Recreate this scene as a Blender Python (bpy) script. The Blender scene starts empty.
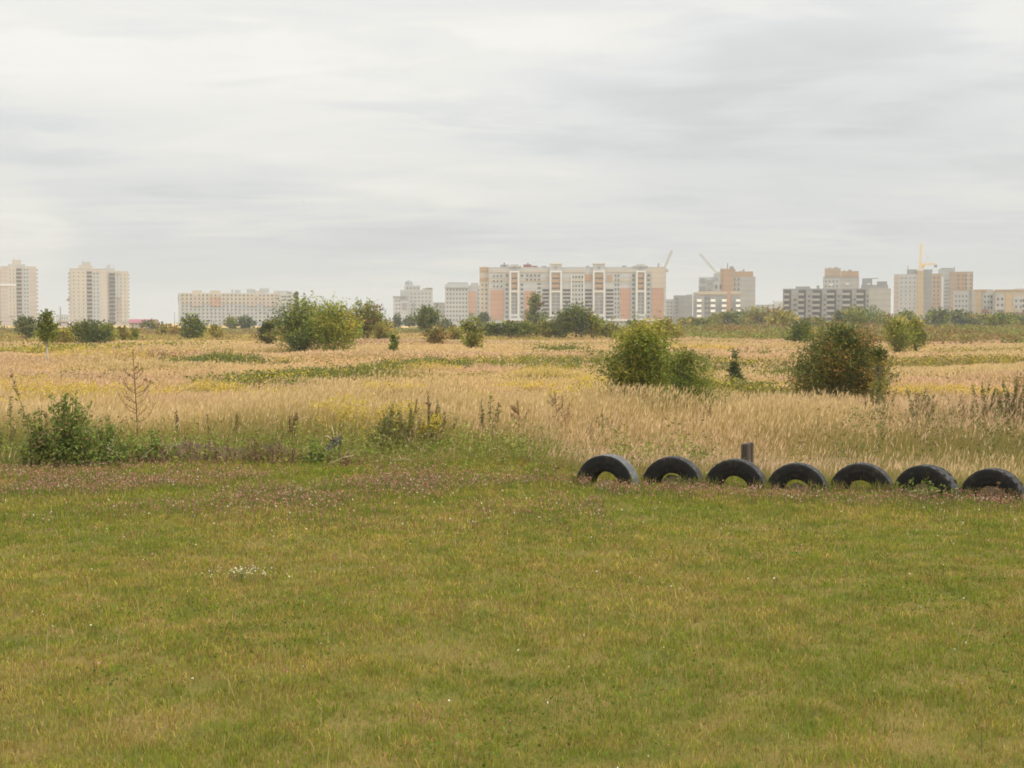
import bpy, bmesh, math, random
import numpy as np
from mathutils import Vector, Matrix

SC = bpy.context.scene
COL = SC.collection
R = math.radians
rng = np.random.default_rng(11)
random.seed(11)

# ------------------------------------------------------------------ camera
F = 1422.2                      # focal length in pixels (50 mm on 36 mm, 1024 px)
EYE = 2.9
HOR = 322.0
TH = math.atan((384 - HOR) / F)
cam_d = bpy.data.cameras.new('camera')
cam_d.lens = 50; cam_d.sensor_width = 36
cam_d.clip_start = 0.5; cam_d.clip_end = 8000
cam = bpy.data.objects.new('camera', cam_d); COL.objects.link(cam)
cam.location = (0, 0, EYE); cam.rotation_euler = (R(90) - TH, 0, 0)
SC.camera = cam
SC.view_settings.view_transform = 'Standard'
SC.view_settings.look = 'None'
SC.view_settings.exposure = 0.0
SC.view_settings.gamma = 1.0
SC.view_settings.use_curve_mapping = False
SC.render.engine = 'CYCLES'
cy = SC.cycles
cy.max_bounces = 5; cy.diffuse_bounces = 3; cy.glossy_bounces = 2
cy.transmission_bounces = 3; cy.volume_bounces = 1
cy.use_denoising = True
cy.filter_width = 1.8

# ------------------------------------------------------------------ sky and sun
SUN_EL, SUN_AZ = R(44), R(112)      # azimuth clockwise from +Y (the view): from the right, a little behind
w = bpy.data.worlds.new('World'); SC.world = w; w.use_nodes = True
nt = w.node_tree; nt.nodes.clear()
def N(t, **k):
    n = nt.nodes.new(t)
    for a, b in k.items(): setattr(n, a, b)
    return n
def L(a, b): nt.links.new(a, b)
def M(op, a, b=None, c=None, clamp=False):
    n = N('ShaderNodeMath', operation=op); n.use_clamp = clamp
    for i, v in enumerate((a, b, c)):
        if v is None: continue
        if isinstance(v, (int, float)): n.inputs[i].default_value = v
        else: L(v, n.inputs[i])
    return n.outputs[0]
def sstep(v, lo, hi, a=0.0, b=1.0):
    n = N('ShaderNodeMapRange', interpolation_type='SMOOTHSTEP')
    L(v, n.inputs[0]); n.inputs[1].default_value = lo; n.inputs[2].default_value = hi
    n.inputs[3].default_value = a; n.inputs[4].default_value = b
    return n.outputs[0]
def mixc(f, a, b):
    n = N('ShaderNodeMix', data_type='RGBA')
    if isinstance(f, (int, float)): n.inputs[0].default_value = f
    else: L(f, n.inputs[0])
    for i, v in ((6, a), (7, b)):
        if isinstance(v, tuple): n.inputs[i].default_value = (*v, 1)
        else: L(v, n.inputs[i])
    return n.outputs[2]
out = N('ShaderNodeOutputWorld'); bg = N('ShaderNodeBackground'); L(bg.outputs[0], out.inputs[0])
SKY_STRENGTH = 0.1
bg.inputs[1].default_value = SKY_STRENGTH
sky = N('ShaderNodeTexSky', sky_type='NISHITA'); sky.sun_disc = False
sky.sun_elevation = SUN_EL; sky.sun_rotation = SUN_AZ
sky.air_density = 1.0; sky.dust_density = 2.5
tc = N('ShaderNodeTexCoord')
sep = N('ShaderNodeSeparateXYZ'); L(tc.outputs['Generated'], sep.inputs[0])
dz = M('MAXIMUM', sep.outputs[2], 0.0)
# cloud layer seen as a plane overhead: streaks flatten towards the horizon
inv = M('DIVIDE', 1.0, M('ADD', dz, 0.10))
cx = M('MULTIPLY', sep.outputs[0], inv); cyy = M('MULTIPLY', sep.outputs[1], inv)
comb = N('ShaderNodeCombineXYZ'); L(M('MULTIPLY', cx, 0.55), comb.inputs[0]); L(cyy, comb.inputs[1])
n1 = N('ShaderNodeTexNoise'); n1.inputs['Scale'].default_value = 0.9; n1.inputs['Detail'].default_value = 5; n1.inputs['Roughness'].default_value = 0.5
n1.inputs['Distortion'].default_value = 0.5
L(comb.outputs[0], n1.inputs['Vector'])
n2 = N('ShaderNodeTexNoise'); n2.inputs['Scale'].default_value = 3.2; n2.inputs['Detail'].default_value = 9; n2.inputs['Roughness'].default_value = 0.55
n2.inputs['Distortion'].default_value = 0.8
L(comb.outputs[0], n2.inputs['Vector'])
# long thin streaks, in azimuth / height
comb2 = N('ShaderNodeCombineXYZ'); L(M('MULTIPLY', sep.outputs[0], 3.4), comb2.inputs[0]); L(M('MULTIPLY', sep.outputs[2], 15.0), comb2.inputs[1]); L(sep.outputs[1], comb2.inputs[2])
n3 = N('ShaderNodeTexNoise'); n3.inputs['Scale'].default_value = 1.0; n3.inputs['Detail'].default_value = 7; n3.inputs['Distortion'].default_value = 0.35
L(comb2.outputs[0], n3.inputs['Vector'])
def blob(ax, az, rx, rz):           # soft patch of the cloud deck at one bearing and height
    u = M('DIVIDE', M('SUBTRACT', sep.outputs[0], ax), rx); v = M('DIVIDE', M('SUBTRACT', sep.outputs[2], az), rz)
    d = M('ADD', M('MULTIPLY', u, u), M('MULTIPLY', v, v))
    d = M('ADD', d, M('MULTIPLY', M('SUBTRACT', n3.outputs[0], 0.5), 1.6))
    return sstep(d, 0.1, 1.5, 1.0, 0.0)
c = M('ADD', M('MULTIPLY', M('SUBTRACT', n1.outputs[0], 0.5), 0.22), M('MULTIPLY', M('SUBTRACT', n2.outputs[0], 0.5), 0.16))
c = M('ADD', c, M('MULTIPLY', M('SUBTRACT', n3.outputs[0], 0.5), 0.24))
shp = sstep(M('ADD', M('MULTIPLY', n3.outputs[0], 0.75), M('MULTIPLY', n2.outputs[0], 0.25)), 0.46, 0.545)
c = M('ADD', c, M('MULTIPLY', M('SUBTRACT', shp, 0.5), 0.05))
c = M('ADD', c, M('MULTIPLY', blob(0.18, 0.13, 0.16, 0.075), -0.10))
c = M('ADD', c, M('MULTIPLY', blob(-0.20, 0.19, 0.30, 0.05), 0.09))
c = M('ADD', c, M('MULTIPLY', blob(-0.27, 0.095, 0.14, 0.028), -0.05))
c = M('ADD', c, M('MULTIPLY', blob(-0.09, 0.086, 0.08, 0.016), 0.07))
c = M('ADD', c, M('MULTIPLY', blob(-0.345, 0.055, 0.05, 0.05), 0.11))
c = M('ADD', c, M('MULTIPLY', blob(0.33, 0.13, 0.06, 0.02), 0.09))
lowfade = sstep(sep.outputs[2], 0.0, 0.06, 0.25, 1.0)
c = M('MULTIPLY', c, lowfade)
grad = M('ADD', sstep(sep.outputs[2], 0.0, 0.2, 0.705, 0.845), sstep(sep.outputs[2], 0.22, 0.9, 0.0, 1.9))
lum = M('MULTIPLY', M('ADD', 1.0, M('MULTIPLY', c, 1.0)), grad)
lum = M('MAXIMUM', lum, 0.3)
tone = sstep(c, -0.06, 0.10)
ccol = mixc(tone, (0.985, 1.0, 1.0), (1.02, 1.005, 0.95))
vm = N('ShaderNodeVectorMath', operation='SCALE'); L(ccol, vm.inputs[0]); L(M('MULTIPLY', lum, 1.0 / SKY_STRENGTH), vm.inputs['Scale'])
L(mixc(0.94, sky.outputs[0], vm.outputs[0]), bg.inputs[0])

sun_d = bpy.data.lights.new('sun', 'SUN'); sun_d.energy = 2.4; sun_d.angle = R(5); sun_d.color = (1.0, 0.94, 0.83)
sun = bpy.data.objects.new('sun', sun_d); COL.objects.link(sun)
sdir = Vector((math.sin(SUN_AZ) * math.cos(SUN_EL), math.cos(SUN_AZ) * math.cos(SUN_EL), math.sin(SUN_EL)))
sun.rotation_euler = sdir.to_track_quat('Z', 'Y').to_euler(); sun.location = (30, -20, 55)

# ------------------------------------------------------------------ helpers
def tag(o, label=None, cat=None, group=None, kind=None):
    if label: o['label'] = label
    if cat: o['category'] = cat
    if group: o['group'] = group
    if kind: o['kind'] = kind
    return o
def empty(name, loc, rz=0.0):
    o = bpy.data.objects.new(name, None); COL.objects.link(o)
    o.location = loc; o.rotation_euler = (0, 0, rz); o.empty_display_size = 0.3
    return o
def link(name, me, mat=None, parent=None):
    o = bpy.data.objects.new(name, me); COL.objects.link(o)
    if mat: me.materials.append(mat)
    if parent: o.parent = parent
    return o
def np_mesh(name, verts, faces_list, colors=None, smooth=False):
    """faces_list: list of int arrays (n,3) or (n,4)."""
    me = bpy.data.meshes.new(name)
    verts = np.ascontiguousarray(verts, dtype=np.float32)
    me.vertices.add(len(verts)); me.vertices.foreach_set('co', verts.ravel())
    loops, starts, p = [], [], 0
    for f in faces_list:
        f = np.asarray(f, dtype=np.int32)
        if len(f) == 0: continue
        loops.append(f.ravel()); k = f.shape[1]
        starts.append(p + np.arange(len(f), dtype=np.int32) * k); p += f.size
    loops = np.concatenate(loops); starts = np.concatenate(starts)
    me.loops.add(len(loops)); me.loops.foreach_set('vertex_index', loops)
    me.polygons.add(len(starts)); me.polygons.foreach_set('loop_start', starts)
    me.polygons.foreach_set('use_smooth', np.full(len(starts), bool(smooth)))
    if colors is not None:
        a = me.attributes.new('tint', 'FLOAT_COLOR', 'POINT')
        c4 = np.ones((len(verts), 4), dtype=np.float32); c4[:, :3] = colors
        a.data.foreach_set('color', c4.ravel())
    me.update(calc_edges=True)
    return me
def ray(px, py):
    a = (px - 512) / F; b = (384 - py) / F
    return np.array([a, math.cos(TH) + b * math.sin(TH), -math.sin(TH) + b * math.cos(TH)])
def gpt(px, py):                      # the ground point that stands at a picture point
    d = ray(px, py); t = EYE / -d[2]
    return d[0] * t, d[1] * t
def dist_pt(px, py, Y):               # the point at distance Y
    d = ray(px, py); t = Y / d[1]
    return d[0] * t, Y, EYE + d[2] * t
def to_px(x, y, z=0.0):               # numpy projection, for the ground plan only
    zz = z - EYE
    fw = y * math.cos(TH) - zz * math.sin(TH); up = y * math.sin(TH) + zz * math.cos(TH)
    return 512 + F * x / fw, 384 - F * up / fw
_tab = rng.random((256, 256)).astype(np.float32)
def vnoise(x, y):
    xi = np.floor(x).astype(int); yi = np.floor(y).astype(int)
    fx = x - xi; fy = y - yi; fx = fx * fx * (3 - 2 * fx); fy = fy * fy * (3 - 2 * fy)
    g = lambda i, j: _tab[i & 255, j & 255]
    return (g(xi, yi) * (1 - fx) + g(xi + 1, yi) * fx) * (1 - fy) + (g(xi, yi + 1) * (1 - fx) + g(xi + 1, yi + 1) * fx) * fy
def fbm(x, y, o=4):
    s = 0; a = 0.5; t = 0
    for i in range(o):
        s = s + a * vnoise(x * 2 ** i + 17.3 * i, y * 2 ** i + 9.1 * i); t += a; a *= 0.55
    return s / t
def hgt(x, y):
    x = np.asarray(x, float); y = np.asarray(y, float)
    fade = np.clip((70 - y) / 30, 0, 1)
    h = 0.05 * (fbm(x * 0.35 + 50, y * 0.35 + 50, 3) - 0.5) * 2
    h = h + 0.10 * np.exp(-((y - 31) / 2.2) ** 2) * (fbm(x * 0.6 + 9, y * 0.2 + 70, 2))
    return h * fade
def hz(x, y): return float(hgt(np.array([x]), np.array([y]))[0])

def new_mat(name):
    m = bpy.data.materials.new(name); m.use_nodes = True
    return m, m.node_tree, m.node_tree.nodes['Principled BSDF']
def paint(name, col, rough=0.85, var=0.10, scale=0.3, floors=0.0, bump=0.0, fine=None):
    """plain coloured surface with uneven weathering; floors = dark panel joints every 3 m"""
    m, t, b = new_mat(name); n, l = t.nodes, t.links
    tcn = n.new('ShaderNodeTexCoord'); no = n.new('ShaderNodeTexNoise'); no.inputs['Scale'].default_value = scale; no.inputs['Detail'].default_value = 6
    l.new(tcn.outputs['Object'], no.inputs['Vector'])
    mp = n.new('ShaderNodeMapRange'); l.new(no.outputs[0], mp.inputs[0]); mp.inputs[1].default_value = 0.3; mp.inputs[2].default_value = 0.7
    mp.inputs[3].default_value = 1 - var; mp.inputs[4].default_value = 1 + var
    v = n.new('ShaderNodeVectorMath'); v.operation = 'SCALE'; v.inputs[0].default_value = col; l.new(mp.outputs[0], v.inputs['Scale'])
    last = v.outputs[0]
    if floors:
        sp = n.new('ShaderNodeSeparateXYZ'); l.new(tcn.outputs['Object'], sp.inputs[0])
        md = n.new('ShaderNodeMath'); md.operation = 'MODULO'; l.new(sp.outputs[2], md.inputs[0]); md.inputs[1].default_value = 3.0
        lt = n.new('ShaderNodeMath'); lt.operation = 'LESS_THAN'; l.new(md.outputs[0], lt.inputs[0]); lt.inputs[1].default_value = 0.9
        mr = n.new('ShaderNodeMapRange'); l.new(lt.outputs[0], mr.inputs[0]); mr.inputs[3].default_value = 1; mr.inputs[4].default_value = 1 - floors
        v2 = n.new('ShaderNodeVectorMath'); v2.operation = 'SCALE'; l.new(last, v2.inputs[0]); l.new(mr.outputs[0], v2.inputs['Scale']); last = v2.outputs[0]
    l.new(last, b.inputs['Base Color']); b.inputs['Roughness'].default_value = rough
    b.inputs['Specular IOR Level'].default_value = 0.25
    if bump:
        n2_ = n.new('ShaderNodeTexNoise'); n2_.inputs['Scale'].default_value = fine or scale * 12; n2_.inputs['Detail'].default_value = 4
        l.new(tcn.outputs['Object'], n2_.inputs['Vector'])
        bp = n.new('ShaderNodeBump'); bp.inputs['Strength'].default_value = bump; bp.inputs['Distance'].default_value = 0.02
        l.new(n2_.outputs[0], bp.inputs['Height']); l.new(bp.outputs[0], b.inputs['Normal'])
    return m
def leafy(name, trans=0.35, rough=0.6, spec=0.15):
    """leaf / blade material: own colour per vertex, some light passing through"""
    m, t, b = new_mat(name); n, l = t.nodes, t.links
    at = n.new('ShaderNodeAttribute'); at.attribute_name = 'tint'
    l.new(at.outputs['Color'], b.inputs['Base Color']); b.inputs['Roughness'].default_value = rough; b.inputs['Specular IOR Level'].default_value = spec
    tr = n.new('ShaderNodeBsdfTranslucent'); l.new(at.outputs['Color'], tr.inputs['Color'])
    mx = n.new('ShaderNodeMixShader'); mx.inputs[0].default_value = trans
    l.new(b.outputs[0], mx.inputs[1]); l.new(tr.outputs[0], mx.inputs[2])
    l.new(mx.outputs[0], n['Material Output'].inputs['Surface'])
    return m
M_LEAF = leafy('leaves', 0.3); M_BLADE = leafy('grass blades', 0.35); M_FLOWER = leafy('petals', 0.25)
M_BARK = paint('bark', (0.13, 0.10, 0.075), 0.9, 0.3, 4, bump=0.5)
M_PALEBARK = paint('pale bark', (0.42, 0.38, 0.31), 0.9, 0.25, 4, bump=0.4)

def tube(pts, rad, k=6):
    pts = np.asarray(pts, float); n = len(pts); V = []; Fq = []
    tang = np.gradient(pts, axis=0)
    for i in range(n):
        t = tang[i] / (np.linalg.norm(tang[i]) + 1e-9)
        a = np.cross(t, [0, 0, 1.0]) if abs(t[2]) < 0.9 else np.cross(t, [1.0, 0, 0])
        a /= np.linalg.norm(a); b = np.cross(t, a)
        for j in range(k):
            an = 2 * math.pi * j / k
            V.append(pts[i] + rad[i] * (math.cos(an) * a + math.sin(an) * b))
    for i in range(n - 1):
        for j in range(k):
            Fq.append((i * k + j, i * k + (j + 1) % k, (i + 1) * k + (j + 1) % k, (i + 1) * k + j))
    V.append(pts[0]); V.append(pts[-1])
    tri = [(n * k, (j + 1) % k, j) for j in range(k)] + [(n * k + 1, (n - 1) * k + j, (n - 1) * k + (j + 1) % k) for j in range(k)]
    return np.array(V), np.array(Fq), np.array(tri)
def tubes_mesh(name, items, k=6, smooth=True):
    V, Q, T = [], [], []; o = 0
    for pts, rad in items:
        v, q, t = tube(pts, rad, k); V.append(v); Q.append(q + o); T.append(t + o); o += len(v)
    return np_mesh(name, np.concatenate(V), [np.concatenate(Q), np.concatenate(T)], smooth=smooth)
def boxes_mesh(name, boxes):
    V, Q = [], []
    f = np.array([(0, 3, 2, 1), (4, 5, 6, 7), (0, 1, 5, 4), (1, 2, 6, 5), (2, 3, 7, 6), (3, 0, 4, 7)])
    for i, (x0, x1, y0, y1, z0, z1) in enumerate(boxes):
        V += [(x0, y0, z0), (x1, y0, z0), (x1, y1, z0), (x0, y1, z0), (x0, y0, z1), (x1, y0, z1), (x1, y1, z1), (x0, y1, z1)]
        Q.append(f + 8 * i)
    return np_mesh(name, np.array(V, float), [np.concatenate(Q)])

def ribbons(P, az, lean, h, wd, col0, col1, bend=0.35, facing=None, two=True):
    """curved tapering blades. P (n,3); az lean bearing; lean = sideways reach / h"""
    n = len(P)
    fa = rng.random(n) * math.pi * 2 if facing is None else facing
    wx = np.cos(fa) * wd * 0.5; wy = np.sin(fa) * wd * 0.5
    lx = np.cos(az) * lean * h; ly = np.sin(az) * lean * h
    V = np.empty((n, 5, 3), np.float32); C = np.empty((n, 5, 3), np.float32)
    zt = h * np.sqrt(np.clip(1 - lean ** 2 * 0.6, 0.15, 1))
    V[:, 0] = P + np.stack([-wx, -wy, np.full(n, -0.01)], 1); V[:, 1] = P + np.stack([wx, wy, np.full(n, -0.01)], 1)
    mid = P + np.stack([lx * bend, ly * bend, zt * 0.58], 1)
    V[:, 2] = mid + np.stack([wx, wy, 0 * wx], 1) * 0.8; V[:, 3] = mid - np.stack([wx, wy, 0 * wx], 1) * 0.8
    V[:, 4] = P + np.stack([lx, ly, zt], 1)
    C[:, 0] = C[:, 1] = col0; C[:, 2] = C[:, 3] = (col0 + col1) * 0.5; C[:, 4] = col1
    b = np.arange(n)[:, None] * 5
    return V.reshape(-1, 3), b + np.array([[0, 1, 2, 3]]), b + np.array([[3, 2, 4]]), C.reshape(-1, 3)
def leaf_quads(P, size, col, up=0.3, aspect=0.5):
    """pointed leaves, one rhombus each, random turn"""
    n = len(P)
    d = rng.normal(size=(n, 3)); d[:, 2] = d[:, 2] * 0.7 + up * 0.3; d /= np.linalg.norm(d, axis=1)[:, None]
    e = rng.normal(size=(n, 3)); e -= d * (e * d).sum(1)[:, None]; e /= np.linalg.norm(e, axis=1)[:, None]
    s = (size * rng.uniform(0.6, 1.3, n))[:, None]
    V = np.stack([P - d * s * 0.5, P + e * s * aspect * 0.5, P + d * s * 0.5, P - e * s * aspect * 0.5], 1)
    C = np.repeat(col[:, None, :], 4, 1)
    return V.reshape(-1, 3), np.arange(n * 4).reshape(n, 4), C.reshape(-1, 3)
class Acc:
    def __init__(s): s.V = []; s.Q = []; s.T = []; s.C = []; s.o = 0
    def rib(s, r):
        V, q, t, C = r; s.V.append(V); s.Q.append(q + s.o); s.T.append(t + s.o); s.C.append(C); s.o += len(V)
    def quad(s, r):
        V, q, C = r; s.V.append(V); s.Q.append(q + s.o); s.C.append(C); s.o += len(V)
    def tube(s, pts, rad, col, k=4):
        v, q, t = tube(pts, rad, k); s.V.append(v); s.Q.append(q + s.o); s.T.append(t + s.o); s.C.append(np.tile(np.array(col), (len(v), 1))); s.o += len(v)
    def obj(s, name, mat, parent=None):
        fl = [np.concatenate(s.Q)] if s.Q else []
        if s.T: fl.append(np.concatenate(s.T))
        me = np_mesh(name, np.concatenate(s.V), fl, np.concatenate(s.C))
        return link(name, me, mat, parent)
def jit(col, n, a=0.2, hue=0.08):
    c = np.tile(np.array(col, float), (n, 1))
    c = c * rng.uniform(1 - a, 1 + a, (n, 1)) * rng.uniform(1 - hue, 1 + hue, (n, 3))
    return np.clip(c, 0.004, 0.9)
def lerp(a, b, t): return a + (b - a) * t[:, None]

# ------------------------------------------------------------------ ground
ys = np.concatenate([[-50, -20, 0, 4], np.geomspace(6.5, 90, 190), np.geomspace(95, 3000, 60)])
us = np.linspace(-1, 1, 181); us = np.sign(us) * np.abs(us) ** 1.0
GX, GY = [], []
VX = []
for y in ys:
    half = 12 + max(y, 0) * 0.62 if y < 90 else None
    if half is None: half = 68 + (y - 90) * 0.85
    row = np.concatenate([[-2500, -half * 1.6 if half * 1.6 < 2400 else -2450], us * half, [min(half * 1.6, 2450), 2500]])
    VX.append(np.stack([row, np.full_like(row, y), np.zeros_like(row)], 1))
VX = np.array(VX); ny, nx = VX.shape[:2]
VX[:, :, 2] = hgt(VX[:, :, 0], VX[:, :, 1])
idx = np.arange(ny * nx).reshape(ny, nx)
Fq = np.stack([idx[:-1, :-1], idx[:-1, 1:], idx[1:, 1:], idx[1:, :-1]], -1).reshape(-1, 4)
gm, t, b = new_mat('field soil and thatch'); n, l = t.nodes, t.links
tcn = n.new('ShaderNodeTexCoord')
def gn(scale, det=6, mapscale=None):
    no = n.new('ShaderNodeTexNoise'); no.inputs['Scale'].default_value = scale; no.inputs['Detail'].default_value = det
    mpn = n.new('ShaderNodeMapping'); l.new(tcn.outputs['Object'], mpn.inputs[0])
    if mapscale: mpn.inputs['Scale'].default_value = mapscale
    l.new(mpn.outputs[0], no.inputs['Vector']); return no.outputs[0]
def ramp(f, stops):
    r = n.new('ShaderNodeValToRGB'); e = r.color_ramp.elements
    while len(e) < len(stops): e.new(0.5)
    for el, (p, c_) in zip(e, stops): el.position = p; el.color = (*c_, 1)
    l.new(f, r.inputs[0]); return r.outputs[0]
def gmix(f, a, c_):
    m_ = n.new('ShaderNodeMix'); m_.data_type = 'RGBA'; l.new(f, m_.inputs[0]); l.new(a, m_.inputs[6]); l.new(c_, m_.inputs[7]); return m_.outputs[2]
lawnc = ramp(gn(1.3, 8), [(0.30, (0.075, 0.082, 0.014)), (0.5, (0.125, 0.10, 0.024)), (0.72, (0.17, 0.115, 0.04))])
meadc = ramp(gn(0.05, 8, (0.5, 1, 1)), [(0.30, (0.24, 0.21, 0.04)), (0.47, (0.42, 0.28, 0.09)), (0.62, (0.52, 0.32, 0.125)), (0.75, (0.34, 0.26, 0.05))])
sp = n.new('ShaderNodeSeparateXYZ'); l.new(tcn.outputs['Object'], sp.inputs[0])
ad = n.new('ShaderNodeMath'); ad.operation = 'MULTIPLY_ADD'; l.new(gn(0.4, 4), ad.inputs[0]); ad.inputs[1].default_value = 6; l.new(sp.outputs[1], ad.inputs[2])
mr = n.new('ShaderNodeMapRange'); l.new(ad.outputs[0], mr.inputs[0]); mr.inputs[1].default_value = 32; mr.inputs[2].default_value = 37
l.new(gmix(mr.outputs[0], lawnc, meadc), b.inputs['Base Color'])
b.inputs['Roughness'].default_value = 0.95; b.inputs['Specular IOR Level'].default_value = 0.1
bp = n.new('ShaderNodeBump'); bp.inputs['Strength'].default_value = 0.6; bp.inputs['Distance'].default_value = 0.04
l.new(gn(25, 5), bp.inputs['Height']); l.new(bp.outputs[0], b.inputs['Normal'])
g = link('ground', np_mesh('ground', VX.reshape(-1, 3), [Fq], smooth=True), gm); tag(g, kind='structure')

# ------------------------------------------------------------------ far buildings
GLASS = paint('window glass', (0.110, 0.125, 0.135), 0.35, 0.25, 0.15)
DARK = paint('dark opening shade', (0.085, 0.080, 0.080), 0.8, 0.2, 0.2)  # shade of open hollows put into the colour of flat blocks
WHITE = paint('white render', (0.562, 0.562, 0.550), 0.8, 0.05, 0.1)
PALE = paint('pale grey panels', (0.362, 0.369, 0.367), 0.85, 0.07, 0.12, floors=0.07)
GREYW = paint('grey white panels', (0.398, 0.406, 0.409), 0.85, 0.06, 0.12, floors=0.10)
GREY = paint('grey concrete', (0.259, 0.261, 0.259), 0.9, 0.12, 0.15, floors=0.08)
MID = paint('light concrete and sunlit wall', (0.336, 0.331, 0.315), 0.9, 0.08, 0.15, floors=0.06)
DKGREY = paint('dark grey cladding and hollow shade', (0.244, 0.252, 0.260), 0.85, 0.15, 0.15)  # also colours recess blocks, where it stands for shade
CREAM = paint('cream brick', (0.425, 0.382, 0.319), 0.85, 0.06, 0.12, floors=0.07)
PINKISH = paint('pinkish cream brick', (0.398, 0.339, 0.293), 0.85, 0.07, 0.12, floors=0.12)
SALMON = paint('salmon brick', (0.393, 0.244, 0.176), 0.85, 0.07, 0.12, floors=0.06)
ORANGE = paint('orange brick', (0.369, 0.255, 0.170), 0.85, 0.08, 0.12, floors=0.06)
YELLOW = paint('yellow brick', (0.421, 0.329, 0.207), 0.85, 0.07, 0.12, floors=0.06)
TAN = paint('tan brick', (0.342, 0.265, 0.199), 0.85, 0.08, 0.12, floors=0.08)
REDB = paint('dark red brick', (0.240, 0.108, 0.097), 0.85, 0.1, 0.12)
BALC = paint('bright white balcony paint', (0.840, 0.840, 0.820), 0.8, 0.05, 0.1)
ROOFRED = paint('crimson metal roof', (0.24, 0.05, 0.075), 0.5, 0.12, 0.1)
YPAINT = paint('yellow crane paint', (0.72, 0.46, 0.06), 0.5, 0.1, 0.4)
WCRANE = paint('pale crane paint', (0.36, 0.34, 0.26), 0.5, 0.1, 0.4)
UNIT = boxes_mesh('unit block', [(0, 1, 0, 1, 0, 1)])
_unit = {}
class Bld:
    """a building that faces the camera's side of the field; spans are given as picture columns and rows at its own distance"""
    def __init__(s, name, label, cat, xc, Y, group=None):
        x = (xc - 512) / F * Y / math.cos(TH)          # ground level is close to the horizon, so the tilt hardly matters
        s.phi = math.atan2(x, Y); s.Y = Y; s.xc = xc
        s.root = empty(name, (x, Y, 0), -s.phi); tag(s.root, label, cat, group)
        s.kx = Y / F * math.cos(s.phi); s.kz = Y / F; s.win = {}
    def X(s, px): return (px - s.xc) * s.kx
    def Z(s, py): return EYE + (HOR - py) * s.kz * 1.002
    def blk(s, x0, x1, yt, yb=None, front=0.0, depth=14.0):
        z0 = 0.0 if yb is None else s.Z(yb)
        return (s.X(x0), s.X(x1), -front, depth - front * 0, z0, s.Z(yt))
    def part(s, name, mat, *blks, parent=None):
        me = boxes_mesh(name, list(blks)); return link(name, me, mat, parent or s.root)
    def one(s, name, mat, x0, x1, yt, yb=None, front=0.0, depth=14.0, parent=None):
        return s.part(name, mat, s.blk(x0, x1, yt, yb, front, depth), parent=parent)
    def rep(s, name, mat, x0, x1, y0, y1, nx, ny, fw=0.5, fh=0.5, front=0.06, deep=0.4):
        """a grid of openings or balconies, collected and built at finish()"""
        dx = (x1 - x0) / nx; dy = (y1 - y0) / ny
        for j in range(ny):
            for i in range(nx):
                cx_ = x0 + dx * (i + 0.5); cy_ = y0 + dy * (j + 0.5)
                s.win.setdefault((name, mat), []).append((s.X(cx_ - dx * fw / 2), s.X(cx_ + dx * fw / 2), -front, deep, s.Z(cy_ + dy * fh / 2), s.Z(cy_ - dy * fh / 2)))
    def finish(s, cap=90):
        left = cap
        for (name, mat), bl in s.win.items():
            if (mat.name) not in _unit:
                me = UNIT.copy(); me.materials.append(mat); _unit[mat.name] = me
            bl = [q for q in bl if q[4] > 0]
            take = bl[:max(0, left)] if len(bl) > left else bl
            rest = bl[len(take):]; left -= len(take)
            for q in take:
                o = bpy.data.objects.new(name, _unit[mat.name]); COL.objects.link(o); o.parent = s.root
                o.location = (q[0], q[2], q[4]); o.scale = (q[1] - q[0], q[3] - q[2], q[5] - q[4])
            if rest:
                o = s.part(name, mat, *rest); o['kind'] = 'stuff'
        return s.root

# cream tower at the far left
B = Bld('apartment_tower', 'cream brick tower at the left edge with one dark loggia strip and a rooftop hut', 'tower block', 18, 1150)
B.one('wall', PINKISH, 2, 38, 266.5); B.one('side_wing', PALE, -8, 2, 270, front=-2, depth=12)
B.one('panel', CREAM, 9, 17.5, 268, 316, 0.25, 1); B.one('panel', PALE, 24.5, 31, 268, 318, 0.25, 1)
B.one('penthouse', PALE, 10, 27, 264.2, 266.5, -1, 9); ph = B.one('penthouse', CREAM, 14, 23, 260.2, 264.2, -2, 8)
B.one('antenna', DKGREY, 15.6, 15.9, 257.5, 260.2, -4, 4.3, parent=ph); B.one('antenna', DKGREY, 20.4, 20.7, 257.8, 260.2, -4, 4.3, parent=ph)
B.one('cornice', WHITE, -8, 17.8, 284.2, 286, 0.6, 1)
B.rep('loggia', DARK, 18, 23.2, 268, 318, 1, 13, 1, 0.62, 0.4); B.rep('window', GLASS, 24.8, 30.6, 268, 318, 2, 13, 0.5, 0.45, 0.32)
B.rep('window', GLASS, 10, 17, 269, 318, 2, 13, 0.25, 0.4, 0.32)
B.rep('balcony', PINKISH, 37.6, 39.6, 268, 320, 1, 13, 1, 0.5, -2, 4)
B.finish()
# twin tower
B = Bld('apartment_tower', 'wide cream twin tower block with two dark loggia strips and two rooftop huts', 'tower block', 100, 1150)
B.one('wall', PINKISH, 71, 108.5, 269); B.one('wall', PINKISH, 108.5, 129.4, 271, front=-0.6)
B.one('panel', CREAM, 72.5, 87.8, 270.5, 322, 0.25, 1); B.one('panel', PALE, 93.6, 101, 275, 322, 0.25, 1); B.one('panel', CREAM, 101.2, 108, 270.5, 322, 0.3, 1)
B.one('panel', PALE, 116.6, 121.5, 276, 298, 0.0, 1); B.one('panel', CREAM, 121.7, 129, 273, 322, 0.0, 1)
B.one('penthouse', CREAM, 80, 94, 265.5, 269, -1, 9); ph = B.one('penthouse', PALE, 83.5, 92.5, 262.2, 265.5, -2, 8)
B.one('penthouse', PALE, 106.5, 116.5, 268, 271, -1.5, 9); B.one('penthouse', PALE, 108, 112, 264.8, 268, -2.5, 8)
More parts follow.
